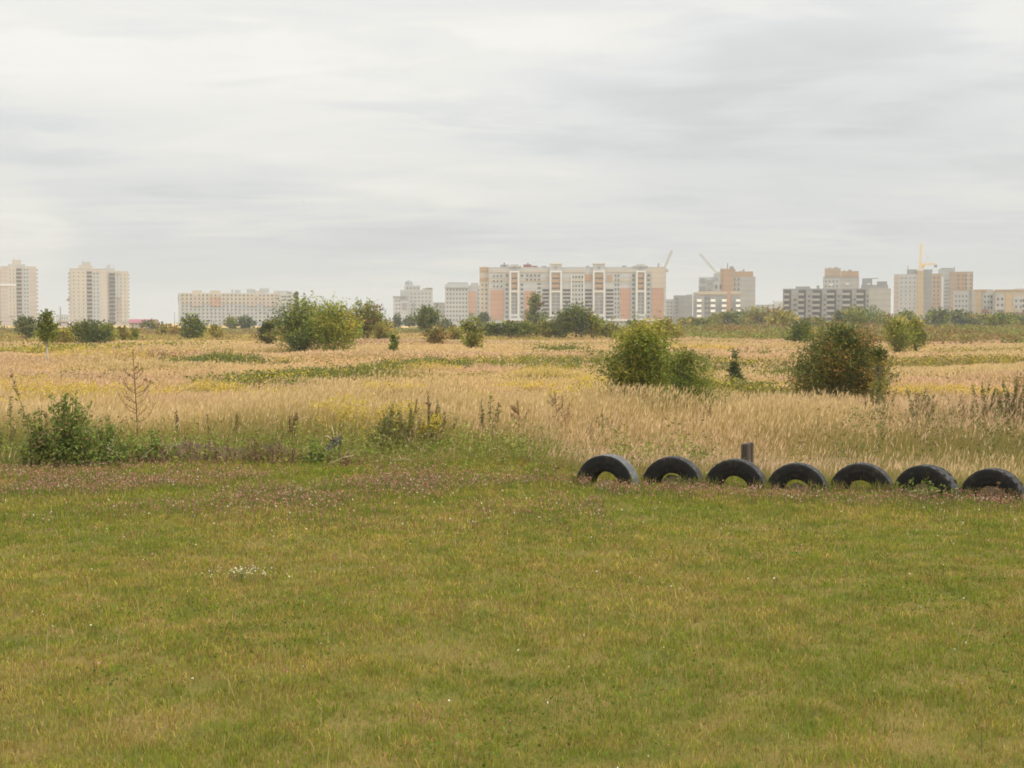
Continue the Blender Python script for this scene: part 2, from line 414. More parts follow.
B.one('antenna', DKGREY, 84.6, 84.9, 259.8, 262.2, -4, 4.3, parent=ph); B.one('antenna', DKGREY, 114.5, 114.8, 265, 268, -4, 4.3)
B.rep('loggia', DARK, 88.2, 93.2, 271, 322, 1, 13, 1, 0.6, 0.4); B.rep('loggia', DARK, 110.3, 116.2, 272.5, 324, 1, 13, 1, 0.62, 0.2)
B.rep('window', GLASS, 93.8, 100.8, 272, 322, 2, 13, 0.4, 0.4, 0.32); B.rep('window', GLASS, 73, 87, 271, 322, 3, 13, 0.2, 0.38, 0.32)
B.rep('window', GLASS, 117, 128, 273, 322, 3, 13, 0.3, 0.38, 0.06)
B.one('scaffold_bracket', DKGREY, 67.8, 71, 299, 301.2, -3, 5); B.one('scaffold_bracket', DKGREY, 69.8, 71, 296.5, 299, -3, 5)
B.rep('balcony', PINKISH, 128.8, 130.8, 273, 322, 1, 13, 1, 0.5, -2.5, 5); B.rep('balcony', PINKISH, 69.6, 71.4, 272, 322, 1, 13, 1, 0.5, -2, 5)
B.finish()
# long block
B = Bld('apartment_block', 'long low block, yellow cream above and pale grey below, behind bushes left of centre', 'apartment block', 240, 1000)
B.one('wall', GREYW, 179.4, 300, 293.2)
B.one('panel', CREAM, 182.5, 293, 293.4, 304, 0.25, 1)
for a, c_ in ((193, 203), (211, 222), (248, 258), (264, 277)): B.one('panel', SALMON if a in (211,) else PINKISH, a, c_, 297.5, 306.5, 0.5, 1)
for a, c_ in ((193.5, 203), (211, 221), (256, 260), (275, 279)): B.one('penthouse', CREAM, a, c_, 290.8, 297, 0.55, 8)
for a, c_, y in ((232, 234, 289.6), (235.5, 241.5, 290), (247.5, 256, 289), (260.5, 270, 288.2), (279, 291, 290.6)): B.one('penthouse', PALE, a, c_, y, 293.2, -2, 8)
B.one('wing', PALE, 280, 300, 294, front=0.8, depth=1)
B.rep('window', GLASS, 182, 279, 293.6, 326, 24, 9, 0.34, 0.42, 0.55); B.rep('window', GLASS, 281, 299, 295, 326, 3, 9, 0.7, 0.4, 0.86)
B.one('downpipe', DKGREY, 179.2, 180.3, 295.5, 302, 0.3, 1)
B.finish()
# domed stepped building
B = Bld('apartment_building', 'pale grey stepped building with a small dark dome on its roof', 'apartment block', 413, 1050)
B.one('wall', GREYW, 393.4, 408, 297); B.one('wall', PALE, 400.4, 433, 290, front=-1.5); B.one('wall', PALE, 404.5, 420.5, 285.5, 290, -2.5, 11)
B.one('wall', GREYW, 423, 433, 288.3, 290, -1.5, 10); B.one('cornice', DKGREY, 400.5, 407.9, 298, 299.6, 0.4, 1)
B.one('cornice', GREY, 393, 408, 296.4, 297.2, 0.5, 1); B.one('cornice', GREY, 426, 433, 287.8, 288.6, -1, 3)
B.one('bay', GREY, 402.5, 407.3, 303, 309.5, 0.5, 1); B.one('bay', GREY, 412.5, 415.5, 303, 309, -1.2, 3)
B.rep('window', GLASS, 395, 401.5, 299, 322, 2, 6, 0.4, 0.4, 0.06); B.rep('window', GLASS, 410, 432, 292, 322, 6, 8, 0.34, 0.38, -1.43, 2)
B.rep('window', GLASS, 406, 420, 286.4, 290, 4, 1, 0.35, 0.55, -2.4, 3)
def dome(parent, x, y, z, r, mat, squash=0.95):
    bm = bmesh.new(); bmesh.ops.create_uvsphere(bm, u_segments=16, v_segments=10, radius=r)
    for v in bm.verts:
        v.co.z = max(v.co.z, -0.05 * r) * squash; v.co += Vector((x, y, z))
    me = bpy.data.meshes.new('dome'); bm.to_mesh(me); bm.free(); return link('dome', me, mat, parent)
zb = B.Z(285.5)
B.part('drum', PALE, (B.X(405.8), B.X(412.8), 4, 10, zb - 0.5, B.Z(284)))
dome(B.root, B.X(409.3), 7, B.Z(284), (B.X(413.6) - B.X(405.2)) / 2, DKGREY)
B.finish()
# low grey block
B = Bld('office_block', 'low grey flat roofed block with a small red strip, beside the domed building', 'office block', 445, 1000)
B.one('wall', GREY, 433.5, 455, 303.2); B.one('parapet', DKGREY, 433.2, 455.3, 302.6, 303.8, 0.3, 4); B.one('fascia', REDB, 444.5, 452.5, 312.5, 314, 0.35, 1)
B.rep('window', GLASS, 434.5, 454.5, 305, 322, 5, 4, 0.5, 0.4, 0.06); B.finish()
# pale block with orange strip
B = Bld('apartment_block', 'pale grey slab block with one tall salmon strip, left of the white framed block', 'apartment block', 466, 900)
B.one('wall', GREYW, 445, 469, 284.3); B.one('attic', PALE, 447.5, 468, 282.4, 284.3, -1, 10); B.one('wall', PALE, 469, 492, 285.6, front=-1.5)
B.one('panel', SALMON, 468.8, 475.6, 291.5, 313, 0.3, 1.2); B.one('stair_tower', PALE, 471, 478.5, 283, 285.6, -2, 8)
B.rep('window', GLASS, 446, 468, 288, 322, 7, 8, 0.45, 0.45, 0.06); B.rep('window', GLASS, 477, 489, 288, 322, 4, 8, 0.4, 0.42, -1.44, 2)
B.one('cornice', PALE, 444.6, 469.2, 287.4, 288.2, 0.4, 1); B.finish()

# main white framed block
B = Bld('apartment_block', 'long grey block with white framed bays and salmon panels in the middle of the skyline', 'apartment block', 571, 800)
B.one('wall', GREYW, 488.5, 664.2, 267.4)
B.one('end_wall', CREAM, 479.2, 488.5, 267, front=-1.0, depth=13)
B.one('panel', ORANGE, 479.6, 487.4, 267.6, 271.4, -0.7, 1); B.one('panel', ORANGE, 480, 487, 278, 281, -0.7, 1)
for a, c_, y in ((490.5, 503.8, 290), (524, 535, 291), (620, 630, 288.6), (651, 663.2, 288.6)): B.one('panel', SALMON, a, c_, y, 319.4, 0.3, 1)
B.one('panel', CREAM, 651, 663.6, 267.6, 288.4, 0.3, 1)
for a, c_ in ((490.5, 508), (520, 548.5), (563, 584), (606, 634), (646.5, 651)):
    B.one('band', CREAM, a, c_, 270.6, 272.8, 0.2, 1); B.one('band', CREAM, a, c_, 279, 281.4, 0.2, 1)
B.one('panel', ORANGE, 584, 591.5, 274.5, 281.3, 0.35, 1); B.one('panel', ORANGE, 607, 612, 275, 281.3, 0.35, 1)
B.one('plinth', WHITE, 503, 664.4, 319.2, 321, 0.8, 2)
for k, (a, c_, yt) in enumerate(((509.6, 519, 271), (549.8, 561.6, 264), (592.8, 604.6, 263.8), (635.6, 645.2, 271))):
    bay = B.one('bay', GREYW, a, c_, yt, 320, 0.9, 2)
    if k in (1, 2):
        B.one('tower', GREYW, a + 0.4, c_ - 0.4, 263.9, 267.4, 0.5, 9); B.one('cornice', WHITE, a - 0.5, c_ + 0.5, 263.2, 264.4, 1.2, 10)
        B.one('gable_window', DKGREY, (a + c_) / 2 - 1, (a + c_) / 2 + 1, 266.6, 269, 1.2, 1)
    else:
        B.one('gable', GREYW, a - 3, c_ + 2, 266, 267.5, 0.4, 6); B.one('gable', GREYW, a + 0.5, c_ - 1, 264.6, 266, 0.4, 6)
        B.one('gable_window', DKGREY, (a + c_) / 2 - 1, (a + c_) / 2 + 1, 266.4, 268.4, 0.6, 1)
    B.one('frame', WHITE, a - 0.2, a + 1.5, yt + 7 if k in (1, 2) else yt, 318, 1.6, 2); B.one('frame', WHITE, c_ - 1.5, c_ + 0.2, yt + 7 if k in (1, 2) else yt, 318, 1.6, 2)
    B.one('frame', WHITE, a + 1.5, c_ - 1.5, 290.8, 292.4, 1.6, 2, parent=bay); B.one('frame', WHITE, a + 1.5, c_ - 1.5, 271, 272.8, 1.6, 2, parent=bay)
    B.one('frame', WHITE, a + 1.5, c_ - 1.5, 314.5, 316, 1.6, 2, parent=bay)
    B.one('panel', ORANGE, a + 1.8, c_ - 1.8, 274.5, 290.5, 1.15, 2, parent=bay)
    B.rep('window', GLASS, a + 2, c_ - 2, 276, 291, 1, 3, 0.9, 0.28, 1.3, 2)
    B.rep('window', DKGREY, a + 1.7, c_ - 1.7, 293, 314, 2, 6, 0.8, 0.75, 1.1, 2)
    B.one('porch', WHITE, a - 1, c_ + 1, 318.4, 320.4, 2.6, 4)
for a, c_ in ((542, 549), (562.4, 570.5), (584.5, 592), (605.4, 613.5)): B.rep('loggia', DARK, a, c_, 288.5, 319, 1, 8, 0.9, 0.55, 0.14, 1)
B.rep('window', GLASS, 571, 584, 275, 319, 4, 10, 0.5, 0.45, 0.08); B.one('bay', WHITE, 570.8, 572, 275, 318, 0.4, 1); B.one('bay', WHITE, 583, 584.2, 275, 318, 0.4, 1)
B.rep('window', GLASS, 504.5, 509, 273.5, 319, 1, 10, 0.5, 0.45, 0.08); B.rep('window', GLASS, 519.6, 524, 273.5, 319, 1, 10, 0.55, 0.45, 0.08)
B.rep('window', GLASS, 536, 542, 282, 319, 1, 9, 0.6, 0.45, 0.08); B.rep('window', GLASS, 613.8, 619.5, 273.5, 319, 2, 10, 0.45, 0.45, 0.25)
B.rep('window', GLASS, 630.5, 635.4, 273.5, 319, 1, 10, 0.45, 0.45, 0.25); B.rep('window', GLASS, 645.6, 650.5, 273.5, 319, 1, 10, 0.5, 0.45, 0.25)
B.rep('window', GLASS, 492, 503, 273.5, 289, 3, 3, 0.35, 0.4, 0.28); B.rep('window', GLASS, 525, 541, 273.5, 282, 4, 2, 0.5, 0.42, 0.28)
B.rep('window', GLASS, 480, 488, 283, 319, 2, 8, 0.4, 0.4, -0.94, 2)
for a, c_, y in ((500, 508, 264.6), (503.2, 504, 262.6), (523, 531, 264.4), (527, 528, 262.8), (531.5, 537, 265.8), (541, 546, 266.2), (586, 589, 266), (622, 626, 265.8), (657.8, 658.6, 263.4)):
    B.one('roof_hut', REDB if a < 532 and a != 500 else DKGREY, a, c_, y, 267.4, -3, 8)
B.rep('balcony', CREAM, 663.6, 665.2, 270, 319, 1, 10, 1, 0.5, -1.5, 6)
B.finish()

# grey panel block
B = Bld('apartment_block', 'small plain grey block between the white framed block and the white balconies', 'apartment block', 679, 900)
B.one('wall', PALE, 665, 673.2, 299.2, front=-1); B.one('wall', GREY, 673.2, 692, 295.4)
B.one('downpipe', DKGREY, 678.4, 679.8, 296.5, 322, 0.4, 1); B.one('parapet', PALE, 686, 692, 294.4, 295.4, -1, 6)
B.rep('window', GLASS, 674, 678, 297.5, 322, 1, 7, 0.5, 0.4, 0.06); B.rep('loggia', DKGREY, 680.5, 691, 297.5, 322, 2, 7, 0.7, 0.4, 0.06); B.rep('window', GLASS, 666, 672.5, 301, 322, 2, 6, 0.4, 0.4, -0.94, 2)
B.finish()
# block with white balconies and taller tower behind
B = Bld('apartment_block', 'grey and beige block with columns of bright white balconies on its lower front', 'apartment block', 718, 780)
B.one('wall', MID, 692.6, 740.5, 292.4)
B.one('parapet', CREAM, 697, 740, 291.5, 294.6, 0.4, 1)
for a, c_ in ((692.8, 696), (703.5, 710), (715.6, 721), (730.5, 735)): B.one('recess_shade', DKGREY, a, c_, 296, 325, 0.1, 1)  # dark flat blocks in place of shaded hollows
B.one('panel', SALMON, 726.5, 730, 291, 322, 0.5, 1)
for a, c_ in ((696.4, 701), (710.2, 714.8), (721.4, 726), (735.4, 739.6)):
    B.rep('loggia', DKGREY, a, c_, 295.5, 326.5, 1, 6, 1.0, 0.55, 0.12, 1); B.rep('balcony', BALC, a, c_, 298, 329, 1, 6, 1.0, 0.48, 1.2, 1)
B.rep('window', GLASS, 704, 709.6, 296, 325, 2, 6, 0.5, 0.5, 0.2, 1); B.finish()
B = Bld('apartment_tower', 'tall block with orange brick top storeys rising behind the white balconies', 'tower block', 727, 850)
B.one('wall', GREYW, 698, 713, 277.2); B.one('wall', PALE, 713, 719.5, 273.8, front=0.5); B.one('wall', TAN, 719.5, 734.6, 269, front=0.2)
B.one('wall', MID, 734.6, 754.6, 277, front=0.0); B.one('attic', ORANGE, 734.6, 752.4, 271.8, 277, -0.4, 12)  # paler right wall carries the brightness of a sunlit face
B.one('panel', ORANGE, 722.6, 729, 269.4, 300, 0.5, 1)
for a, c_, y in ((726.2, 727.2, 263), (729, 733, 266.6), (739, 741, 271), (742, 744, 270)): B.one('roof_hut', DKGREY, a, c_, y, 272, -3, 7)
B.one('vent_hood', WHITE, 741.8, 743.8, 268.6, 270, -3, 6)
for xy in ((700.3, 704.8, 278.5, 282.4), (698.2, 705, 286.6, 291), (707, 710.6, 280.5, 284), (707, 710.6, 286.5, 290), (713.6, 717.4, 277.6, 281)): B.one('opening', DKGREY, xy[0], xy[1], xy[2], xy[3], 0.6, 1)
B.rep('window', GLASS, 732, 740, 277, 292, 2, 3, 0.3, 0.5, 0.3, 1); B.rep('window', GLASS, 713.5, 722, 283, 291, 2, 1, 0.4, 0.5, 0.6, 1); B.finish()
# low far pair
B = Bld('warehouse', 'pale grey long low building far off, left of the unfinished concrete block', 'warehouse', 769, 1400)
B.one('wall', PALE, 755, 783, 305.4); B.one('gable', GREYW, 772.5, 783, 301.4, 305.4, 0.3, 10); B.one('roof_edge', GREY, 755, 772.4, 304.8, 305.8, 0.4, 3); B.finish()
# unfinished concrete block
B = Bld('apartment_block', 'unfinished bare concrete block with rows of dark open balconies and a blank right wall', 'apartment block', 836, 820)
B.one('wall', GREY, 781.6, 868, 288.6); B.one('end_wall', MID, 868, 889.4, 288.8, front=0.6)  # end wall's paler tone puts its sunlit side into the colour
B.one('attic', GREY, 794.5, 809, 286.4, 288.6, -1, 9); B.one('vent', DKGREY, 815.6, 818.4, 285.4, 288.6, -2, 5)
for k, (a, c_) in enumerate(((783, 790), (797.5, 805), (811.5, 821), (826, 835.5), (841.5, 851), (855.5, 864.5))):
    B.one('recess_shade', DARK, a, c_, 290, 323, 0.12, 1)  # proud dark block, shade behind the balconies is in its colour
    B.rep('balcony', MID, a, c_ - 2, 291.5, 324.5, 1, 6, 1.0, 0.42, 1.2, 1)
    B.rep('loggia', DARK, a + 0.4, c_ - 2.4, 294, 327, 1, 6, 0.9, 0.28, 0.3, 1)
B.rep('window', DARK, 791, 797, 297, 323, 1, 5, 0.45, 0.34, 0.06); B.rep('window', DARK, 806, 810.4, 294, 323, 1, 6, 0.45, 0.36, 0.06)
B.rep('window', DARK, 822, 825.6, 297, 323, 1, 5, 0.55, 0.3, 0.06); B.rep('window', DARK, 836.2, 839, 294, 323, 1, 6, 0.5, 0.36, 0.06)
B.rep('window', DARK, 852, 855.3, 297, 323, 1, 5, 0.6, 0.3, 0.06); B.rep('window', DARK, 865.2, 867.8, 294, 323, 1, 6, 0.6, 0.36, 0.06)
for i in range(4): B.one('panel_joint', GREY, 868.4, 889, 294 + 6 * i, 294.3 + 6 * i, 0.66, 1)
B.finish()
B = Bld('apartment_tower', 'pale tower with an orange brick crown behind the unfinished concrete block', 'tower block', 840, 950)
B.one('wall', MID, 822, 858, 277); B.one('attic', TAN, 823.5, 839.6, 268.4, 277, 0.3, 11); B.one('attic', ORANGE, 839.8, 857.6, 271.4, 277, 0.3, 11)
B.one('panel', PALE, 822.4, 839, 279, 300, 0.3, 1)
for a, c_, y in ((828, 829.5, 267.6), (833.5, 836.5, 267.2), (842, 844, 270.6), (847, 850.5, 270)): B.one('roof_hut', DKGREY, a, c_, y, 272, -2, 7)
B.one('white_patch', WHITE, 828, 832, 283.8, 285.8, 0.6, 1); B.one('white_patch', WHITE, 844.6, 848, 283, 285, 0.6, 1); B.rep('window', GLASS, 823, 838, 279, 289, 4, 2, 0.3, 0.4, 0.36, 1); B.finish()  # two small plain white blocks on the wall face
B = Bld('building_shell', 'dark grey unfinished top storey with an open gap behind the blank concrete wall', 'construction', 875, 950)
B.one('wall', GREY, 860, 887, 285); B.one('storey', DKGREY, 861, 871, 278.4, 285, -1, 11); B.one('storey', DKGREY, 875.8, 886, 281.6, 285, -1, 11)
B.one('storey', DKGREY, 871, 877.2, 278.2, 279, -1, 3); B.one('white_block', WHITE, 866, 869.6, 283.2, 284.8, -0.9, 2); B.finish()  # one small plain white block low on the storey
# cream / grey towers at right with crane
B = Bld('apartment_tower', 'grey tower with pink edge and yellow strip standing in front of the yellow crane', 'tower block', 915, 900)
B.one('wall', GREYW, 892.6, 916, 274.2); B.one('panel', PINKISH, 892.8, 897, 275, 318, 0.3, 1); B.one('wall', YELLOW, 916, 922.4, 271, front=0.4)
B.one('wall', GREY, 922.4, 930.5, 272); B.one('wall', TAN, 930.5, 939.5, 274)
B.one('attic', GREY, 905.5, 916, 269.6, 274.2, -1, 9); B.one('attic', DKGREY, 922, 931, 269.8, 272, -1, 9); B.one('mast', DKGREY, 906, 906.8, 266, 269.6, -3, 4)
B.rep('loggia', DKGREY, 922.6, 930.2, 275, 319, 1, 10, 0.9, 0.5, 0.1, 1); B.rep('window', GLASS, 898, 915.5, 276, 319, 4, 10, 0.25, 0.3, 0.06); B.rep('window', GLASS, 931, 939, 276, 319, 2, 10, 0.4, 0.4, 0.06); B.finish()
B = Bld('apartment_tower', 'tan tower with a white vertical strip to the right of the yellow crane', 'tower block', 956, 930)
B.one('wall', PALE, 936.6, 953.4, 269.2); B.one('wall', TAN, 953.4, 971.6, 272); B.one('panel', WHITE, 940, 942.2, 277, 318, 0.4, 1); B.one('panel', TAN, 948.6, 955, 272, 318, 0.4, 1)
B.one('panel', ORANGE, 957, 963.5, 273, 290, 0.3, 1); B.one('panel', PINKISH, 965, 969.5, 273, 290, 0.3, 1); B.one('attic', GREY, 939, 953, 268.2, 269.2, -1, 8); B.one('mast', DKGREY, 952.6, 953.3, 266.2, 269.2, -2, 4)
B.rep('loggia', DKGREY, 942.8, 948, 279, 319, 1, 11, 0.85, 0.5, 0.1, 1); B.rep('window', GLASS, 955.4, 971, 274, 290, 4, 4, 0.3, 0.4, 0.36, 1); B.finish()
B = Bld('apartment_block', 'low cream block with an orange upright and a dark joint beside the tan tower', 'apartment block', 975, 820)
B.one('wall', PALE, 952, 968.6, 291); B.one('wall', CREAM, 970.6, 992, 289.6); B.one('joint', DKGREY, 967.6, 970.6, 290.4, front=0.2); B.one('panel', YELLOW, 975.2, 980.4, 291.6, 318, 0.4, 1)
B.one('panel', ORANGE, 974, 985, 290, 292, 0.5, 1); B.one('panel', REDB, 981, 986.5, 309.5, 313, 0.3, 1); B.one('panel', GREYW, 982, 989, 294, 309, 0.3, 1)
B.rep('window', GLASS, 982, 989, 294, 316, 2, 4, 0.5, 0.4, 0.36, 1); B.rep('window', DARK, 988.5, 991.8, 294, 316, 1, 4, 0.5, 0.4, 0.36, 1); B.rep('window', GLASS, 953, 967, 294, 318, 4, 5, 0.4, 0.4, 0.06); B.finish()
B = Bld('apartment_block', 'low cream block with yellow upright and dark red base at the right edge', 'apartment block', 1012, 800)
B.one('wall', CREAM, 993.6, 1062, 290.4); B.one('joint', DKGREY, 992, 993.6, 290.8, front=0.2); B.one('cornice', TAN, 993, 1062, 289.6, 291.2, 0.5, 3); B.one('panel', YELLOW, 1004, 1011, 292.5, 316, 0.4, 1)
B.one('panel', GREYW, 1012, 1062, 297, 309, 0.3, 1); B.one('plinth', REDB, 1011.4, 1062, 312.4, 315.4, 0.3, 1); B.one('panel', PALE, 994, 1003.4, 294, 311, 0.3, 1); B.one('plinth', REDB, 996, 1003.6, 311.4, 315, 0.3, 1)
B.rep('window', DARK, 994.6, 1003, 296, 314, 2, 3, 0.42, 0.45, 0.36, 1); B.rep('window', DARK, 1018, 1062, 298, 314, 5, 3, 0.24, 0.5, 0.36, 1); B.rep('window', GLASS, 1012.5, 1060, 298, 310, 10, 2, 0.4, 0.4, 0.33, 1)
B.one('attic', WHITE, 1014, 1062, 288.2, 289.6, -2, 8); B.finish()
# red roofed shed and low white house by the towers
B = Bld('long_shed', 'low shed with a long crimson roof beside the twin tower', 'shed', 145, 700)
B.one('wall', PINKISH, 129.5, 160, 322.4)
xa, xb, z0, z1 = B.X(128.5), B.X(161.5), B.Z(323), B.Z(319.2)
V = [(xa, -0.6, z0), (xb, -0.6, z0), (xb, 14.6, z0), (xa, 14.6, z0), (xa + 1.0, 7, z1), (xb - 2.5, 7, z1)]
link('roof', np_mesh('roof', V, [[(0, 1, 5, 4), (2, 3, 4, 5)], [(1, 2, 5), (3, 0, 4)]]), ROOFRED, B.root)
B.rep('window', GLASS, 131, 159, 323, 326, 7, 1, 0.4, 0.6, 0.06); B.finish()
B = Bld('low_house', 'small whitish flat roofed house at the foot of the twin tower', 'house', 63, 900)
B.one('wall', GREYW, 57, 70, 314.5); B.one('base', REDB, 60, 69, 321.5, 323.4, 0.3, 1); B.one('door', DKGREY, 60.4, 61.6, 318.5, 321.4, 0.3, 1); B.rep('window', GLASS, 62, 69, 316.5, 320, 3, 1, 0.35, 0.6, 0.06); B.finish()

# cranes
def lattice(name, a, b_, half, parent, mat, nseg=10, r=0.12):
    a = Vector(a); b_ = Vector(b_); t_ = (b_ - a); ln = t_.length; t_.normalize()
    u = t_.cross(Vector((0, 1, 0))); u.normalize(); v = t_.cross(u)
    cs = [(1, 1), (1, -1), (-1, -1), (-1, 1)]
    P = lambda i, k: a + t_ * (ln * i / nseg) + (u * cs[k][0] + v * cs[k][1]) * half
    items = []
    for k in range(4): items.append(([P(0, k), P(nseg, k)], [r, r]))
    for i in range(nseg):
        for k in range(4): items.append(([P(i, k), P(i + 1, (k + 1) % 4)], [r * 0.6, r * 0.6]))
    return link(name, tubes_mesh(name, items, 4, False), mat, parent)
def crane(label, xc, Y, mast_top, tip, tail, mat, half=0.9, counter=True, r=0.14):
    rt = Bld('tower_crane', label, 'crane', xc, Y)
    px = lambda q: (rt.X(q[0]), 0, rt.Z(q[1]))
    top = px((xc, mast_top))
    lattice('mast', (0, 0, 0), top, half, rt.root, mat, 24, r)
    lattice('jib', px((xc - 0.3, mast_top)), px(tip), half * 0.7, rt.root, mat, 12, r * 0.9)
    tl = px(tail)
    lattice('counter_jib', (top[0], 0, tl[2]), tl, half * 0.5, rt.root, mat, 6, r * 0.9)
    link('counterweight', boxes_mesh('counterweight', [(tl[0] - 1.0, tl[0] + 1.0, -0.9, 0.9, tl[2] - 2.2, tl[2] - half * 0.5)]), DKGREY, rt.root)
    link('cab', boxes_mesh('cab', [(top[0] + 1.0, top[0] + 2.6, -2.2, -0.8, top[2] - 2.4, top[2] - 0.4)]), mat, rt.root)
    link('stay', tubes_mesh('stay', [([px(tip), px((xc + (tail[0] - xc) * 0.5, tail[1] - 6))], [0.05, 0.05]), ([px((xc + (tail[0] - xc) * 0.5, tail[1] - 6)), tl], [0.07, 0.07]), ([px((xc + (tail[0] - xc) * 0.5, tail[1] - 6)), (top[0] + (tl[0] - top[0]) * 0.2, 0, tl[2])], [0.1, 0.1])], 4), mat, rt.root)
    return rt.root
crane('yellow tower crane with its jib raised nearly upright behind the grey tower', 919, 960, 265, (919.6, 244), (934, 264.6), YPAINT, 0.9, r=0.15)
crane('pale crane jib slanting up to the right beside the end of the white framed block', 664, 960, 269, (671.3, 251), (656, 270), WCRANE, 0.8, r=0.2)
crane('pale crane jib slanting up to the left above the white balconies block', 716, 980, 273, (699, 254), (726, 273), WCRANE, 0.8, r=0.18)
def pole(label, px, pyt, Y, r, mat, name='pole', cat='pole'):
    x, y, z = dist_pt(px, pyt, Y)
    rt = empty(name, (x, y, 0)); tag(rt, label, cat)
    link('shaft', tubes_mesh('shaft', [([(0, 0, -0.2), (0, 0, z * 0.5), (0, 0, z)], [r, r * 0.85, r * 0.7])], 8), mat, rt)
    link('cap', tubes_mesh('cap', [([(0, 0, z - 0.02), (0, 0, z + 0.25)], [r * 0.95, r * 0.9])], 8), DKGREY, rt)
pole('dark slender chimney stack left of the twin tower', 60.4, 307, 880, 0.55, DKGREY, 'chimney_stack', 'chimney')
pole('thin grey pole standing left of the long cream block', 174.5, 313, 700, 0.22, DKGREY)

# ------------------------------------------------------------------ trees and shrubs
PAL = {
 'dark':   [(0.063, 0.085, 0.022), (0.095, 0.116, 0.025), (0.128, 0.140, 0.030)],
 'green':  [(0.129, 0.161, 0.023), (0.183, 0.209, 0.031), (0.238, 0.247, 0.038)],
 'olive':  [(0.180, 0.171, 0.030), (0.244, 0.214, 0.037), (0.317, 0.261, 0.047)],
 'yellow': [(0.258, 0.227, 0.033), (0.356, 0.297, 0.042), (0.435, 0.331, 0.055)],
 'rusty':  [(0.152, 0.125, 0.029), (0.265, 0.152, 0.040), (0.184, 0.169, 0.031)],
 'brown':  [(0.212, 0.132, 0.035), (0.300, 0.171, 0.049), (0.212, 0.171, 0.034)],
 'bright': [(0.150, 0.217, 0.025), (0.195, 0.248, 0.031), (0.247, 0.265, 0.039)],
 'blue':   [(0.085, 0.109, 0.044), (0.113, 0.140, 0.055), (0.142, 0.157, 0.058)],
}
def tree(name, label, cat, px, base, top, wpx, pal, leaves=2500, shape='round', trunk=0.0, pal2=None, group=None, Y=None, sprig=0.5, bark=None, lumps=None, leaf=None, depth=None, low=0.0, rs=1.0):
    """px/base/top/wpx: where it stands and how large; becomes metres at the tree's own distance"""
    if Y is None:
        x, Y = gpt(px, base); Y *= 0.885; x *= 0.885      # the row is where the foliage meets the grass tops
    else: x = (px - 512) / F * Y
    z0 = hz(x, Y); k = Y / F
    H = dist_pt(px, top, Y)[2] - z0; W = wpx * k; D = depth or max(W * 0.8, 0.6)
    rt = empty(name, (x, Y, z0), rng.uniform(-0.3, 0.3)); tag(rt, label, cat, group)
    nl = max(int((lumps or np.clip(10 + W * 2.2, 9, 26)) * 1.25), int(min(34, 9 * H / W)))
    ctr, rad, cols = [], [], []
    P0 = PAL[pal]; P1 = PAL[pal2 or pal]
    zlo = trunk * H
    for i in range(nl):
        u = rng.uniform(0.04, 1.0) if i > 2 else (0.25, 0.6, 0.85)[i]
        if shape == 'cone': prof = (1 - u) ** 0.75 * 0.9 + 0.1
        elif shape == 'column': prof = 0.55 * math.sin(math.pi * min(1, 0.15 + u * 0.85)) ** 0.5 + 0.3
        elif shape == 'wide': prof = math.sqrt(max(0.05, 1 - u ** 3.0))
        elif shape == 'vase': prof = 0.45 + 0.55 * math.sin(math.pi * (0.15 + 0.62 * u))
        else: prof = math.sin(math.pi * (0.18 + 0.72 * u)) ** 0.7
        r = (0.145 + 0.17 * rng.random() ** 1.3) * min(1.0, (24 / nl) ** 0.4) * rs * min(W * (1.25 if H > 1.5 * W else 1), (H - zlo) * 1.25) * (0.75 + 0.4 * prof) * (0.8 if shape == 'cone' else 1)
        an = rng.random() * 2 * math.pi; q = rng.random() ** 0.38
        hw = max(0.0, W * 0.53 * prof - r * 0.65); hd = max(0.0, D * 0.5 * prof - r * 0.65)
        zc = zlo + r * 0.55 + u * max(0.01, (H - zlo - r * 1.35))
        ctr.append((math.cos(an) * q * hw, math.sin(an) * q * hd, zc)); rad.append(r)
        base_c = np.array(P0[rng.integers(0, len(P0))]) if rng.random() > 0.35 else np.array(P1[rng.integers(0, len(P1))])
        cols.append(base_c * rng.uniform(0.62, 1.4))
    ctr = np.array(ctr); rad = np.array(rad); cols = np.array(cols)
    wts = rad ** 2; wts /= wts.sum()
    leaves = int(leaves * 1.25)
    n1_ = int(leaves * (1 - sprig)); li = rng.choice(nl, n1_, p=wts)
    d = rng.normal(size=(n1_, 3)); d /= np.linalg.norm(d, axis=1)[:, None]
    rr = rad[li] * (rng.random(n1_) ** 0.45) * (0.85 + 0.3 * fbm(d[:, 0] * 3 + li * 7.1, d[:, 2] * 3 + d[:, 1] * 2, 3))
    Pp = ctr[li] + d * rr[:, None] * np.array([1, 1, 0.85]); Cc = cols[li]
    # twigs that stick out of the clumps carry the rest
    nt_ = max(6, int(leaves * sprig / 9)); lj = rng.choice(nl, nt_, p=wts)
    td = rng.normal(size=(nt_, 3)); td[:, 2] = np.abs(td[:, 2]) * 0.9 + 0.15; td /= np.linalg.norm(td, axis=1)[:, None]
    st = ctr[lj] + td * rad[lj][:, None] * 0.75; ln = rad[lj] * rng.uniform(0.3, 1.05, nt_)
    tt = rng.random((nt_, 9))
    tw = st[:, None, :] + td[:, None, :] * (tt * ln[:, None])[:, :, None] + rng.normal(size=(nt_, 9, 3)) * (0.05 * rad[lj])[:, None, None]
    Pp = np.concatenate([Pp, tw.reshape(-1, 3)]); Cc = np.concatenate([Cc, np.repeat(cols[lj], 9, 0)])
    ok = Pp[:, 2] > 0.03; Pp, Cc = Pp[ok], Cc[ok]
    s = leaf or max(0.055, 1.9 * k, 0.032 * min(W, H) ** 0.8)
    Cc = Cc * rng.uniform(0.7, 1.35, (len(Cc), 1)) * rng.uniform(0.92, 1.08, (len(Cc), 3))
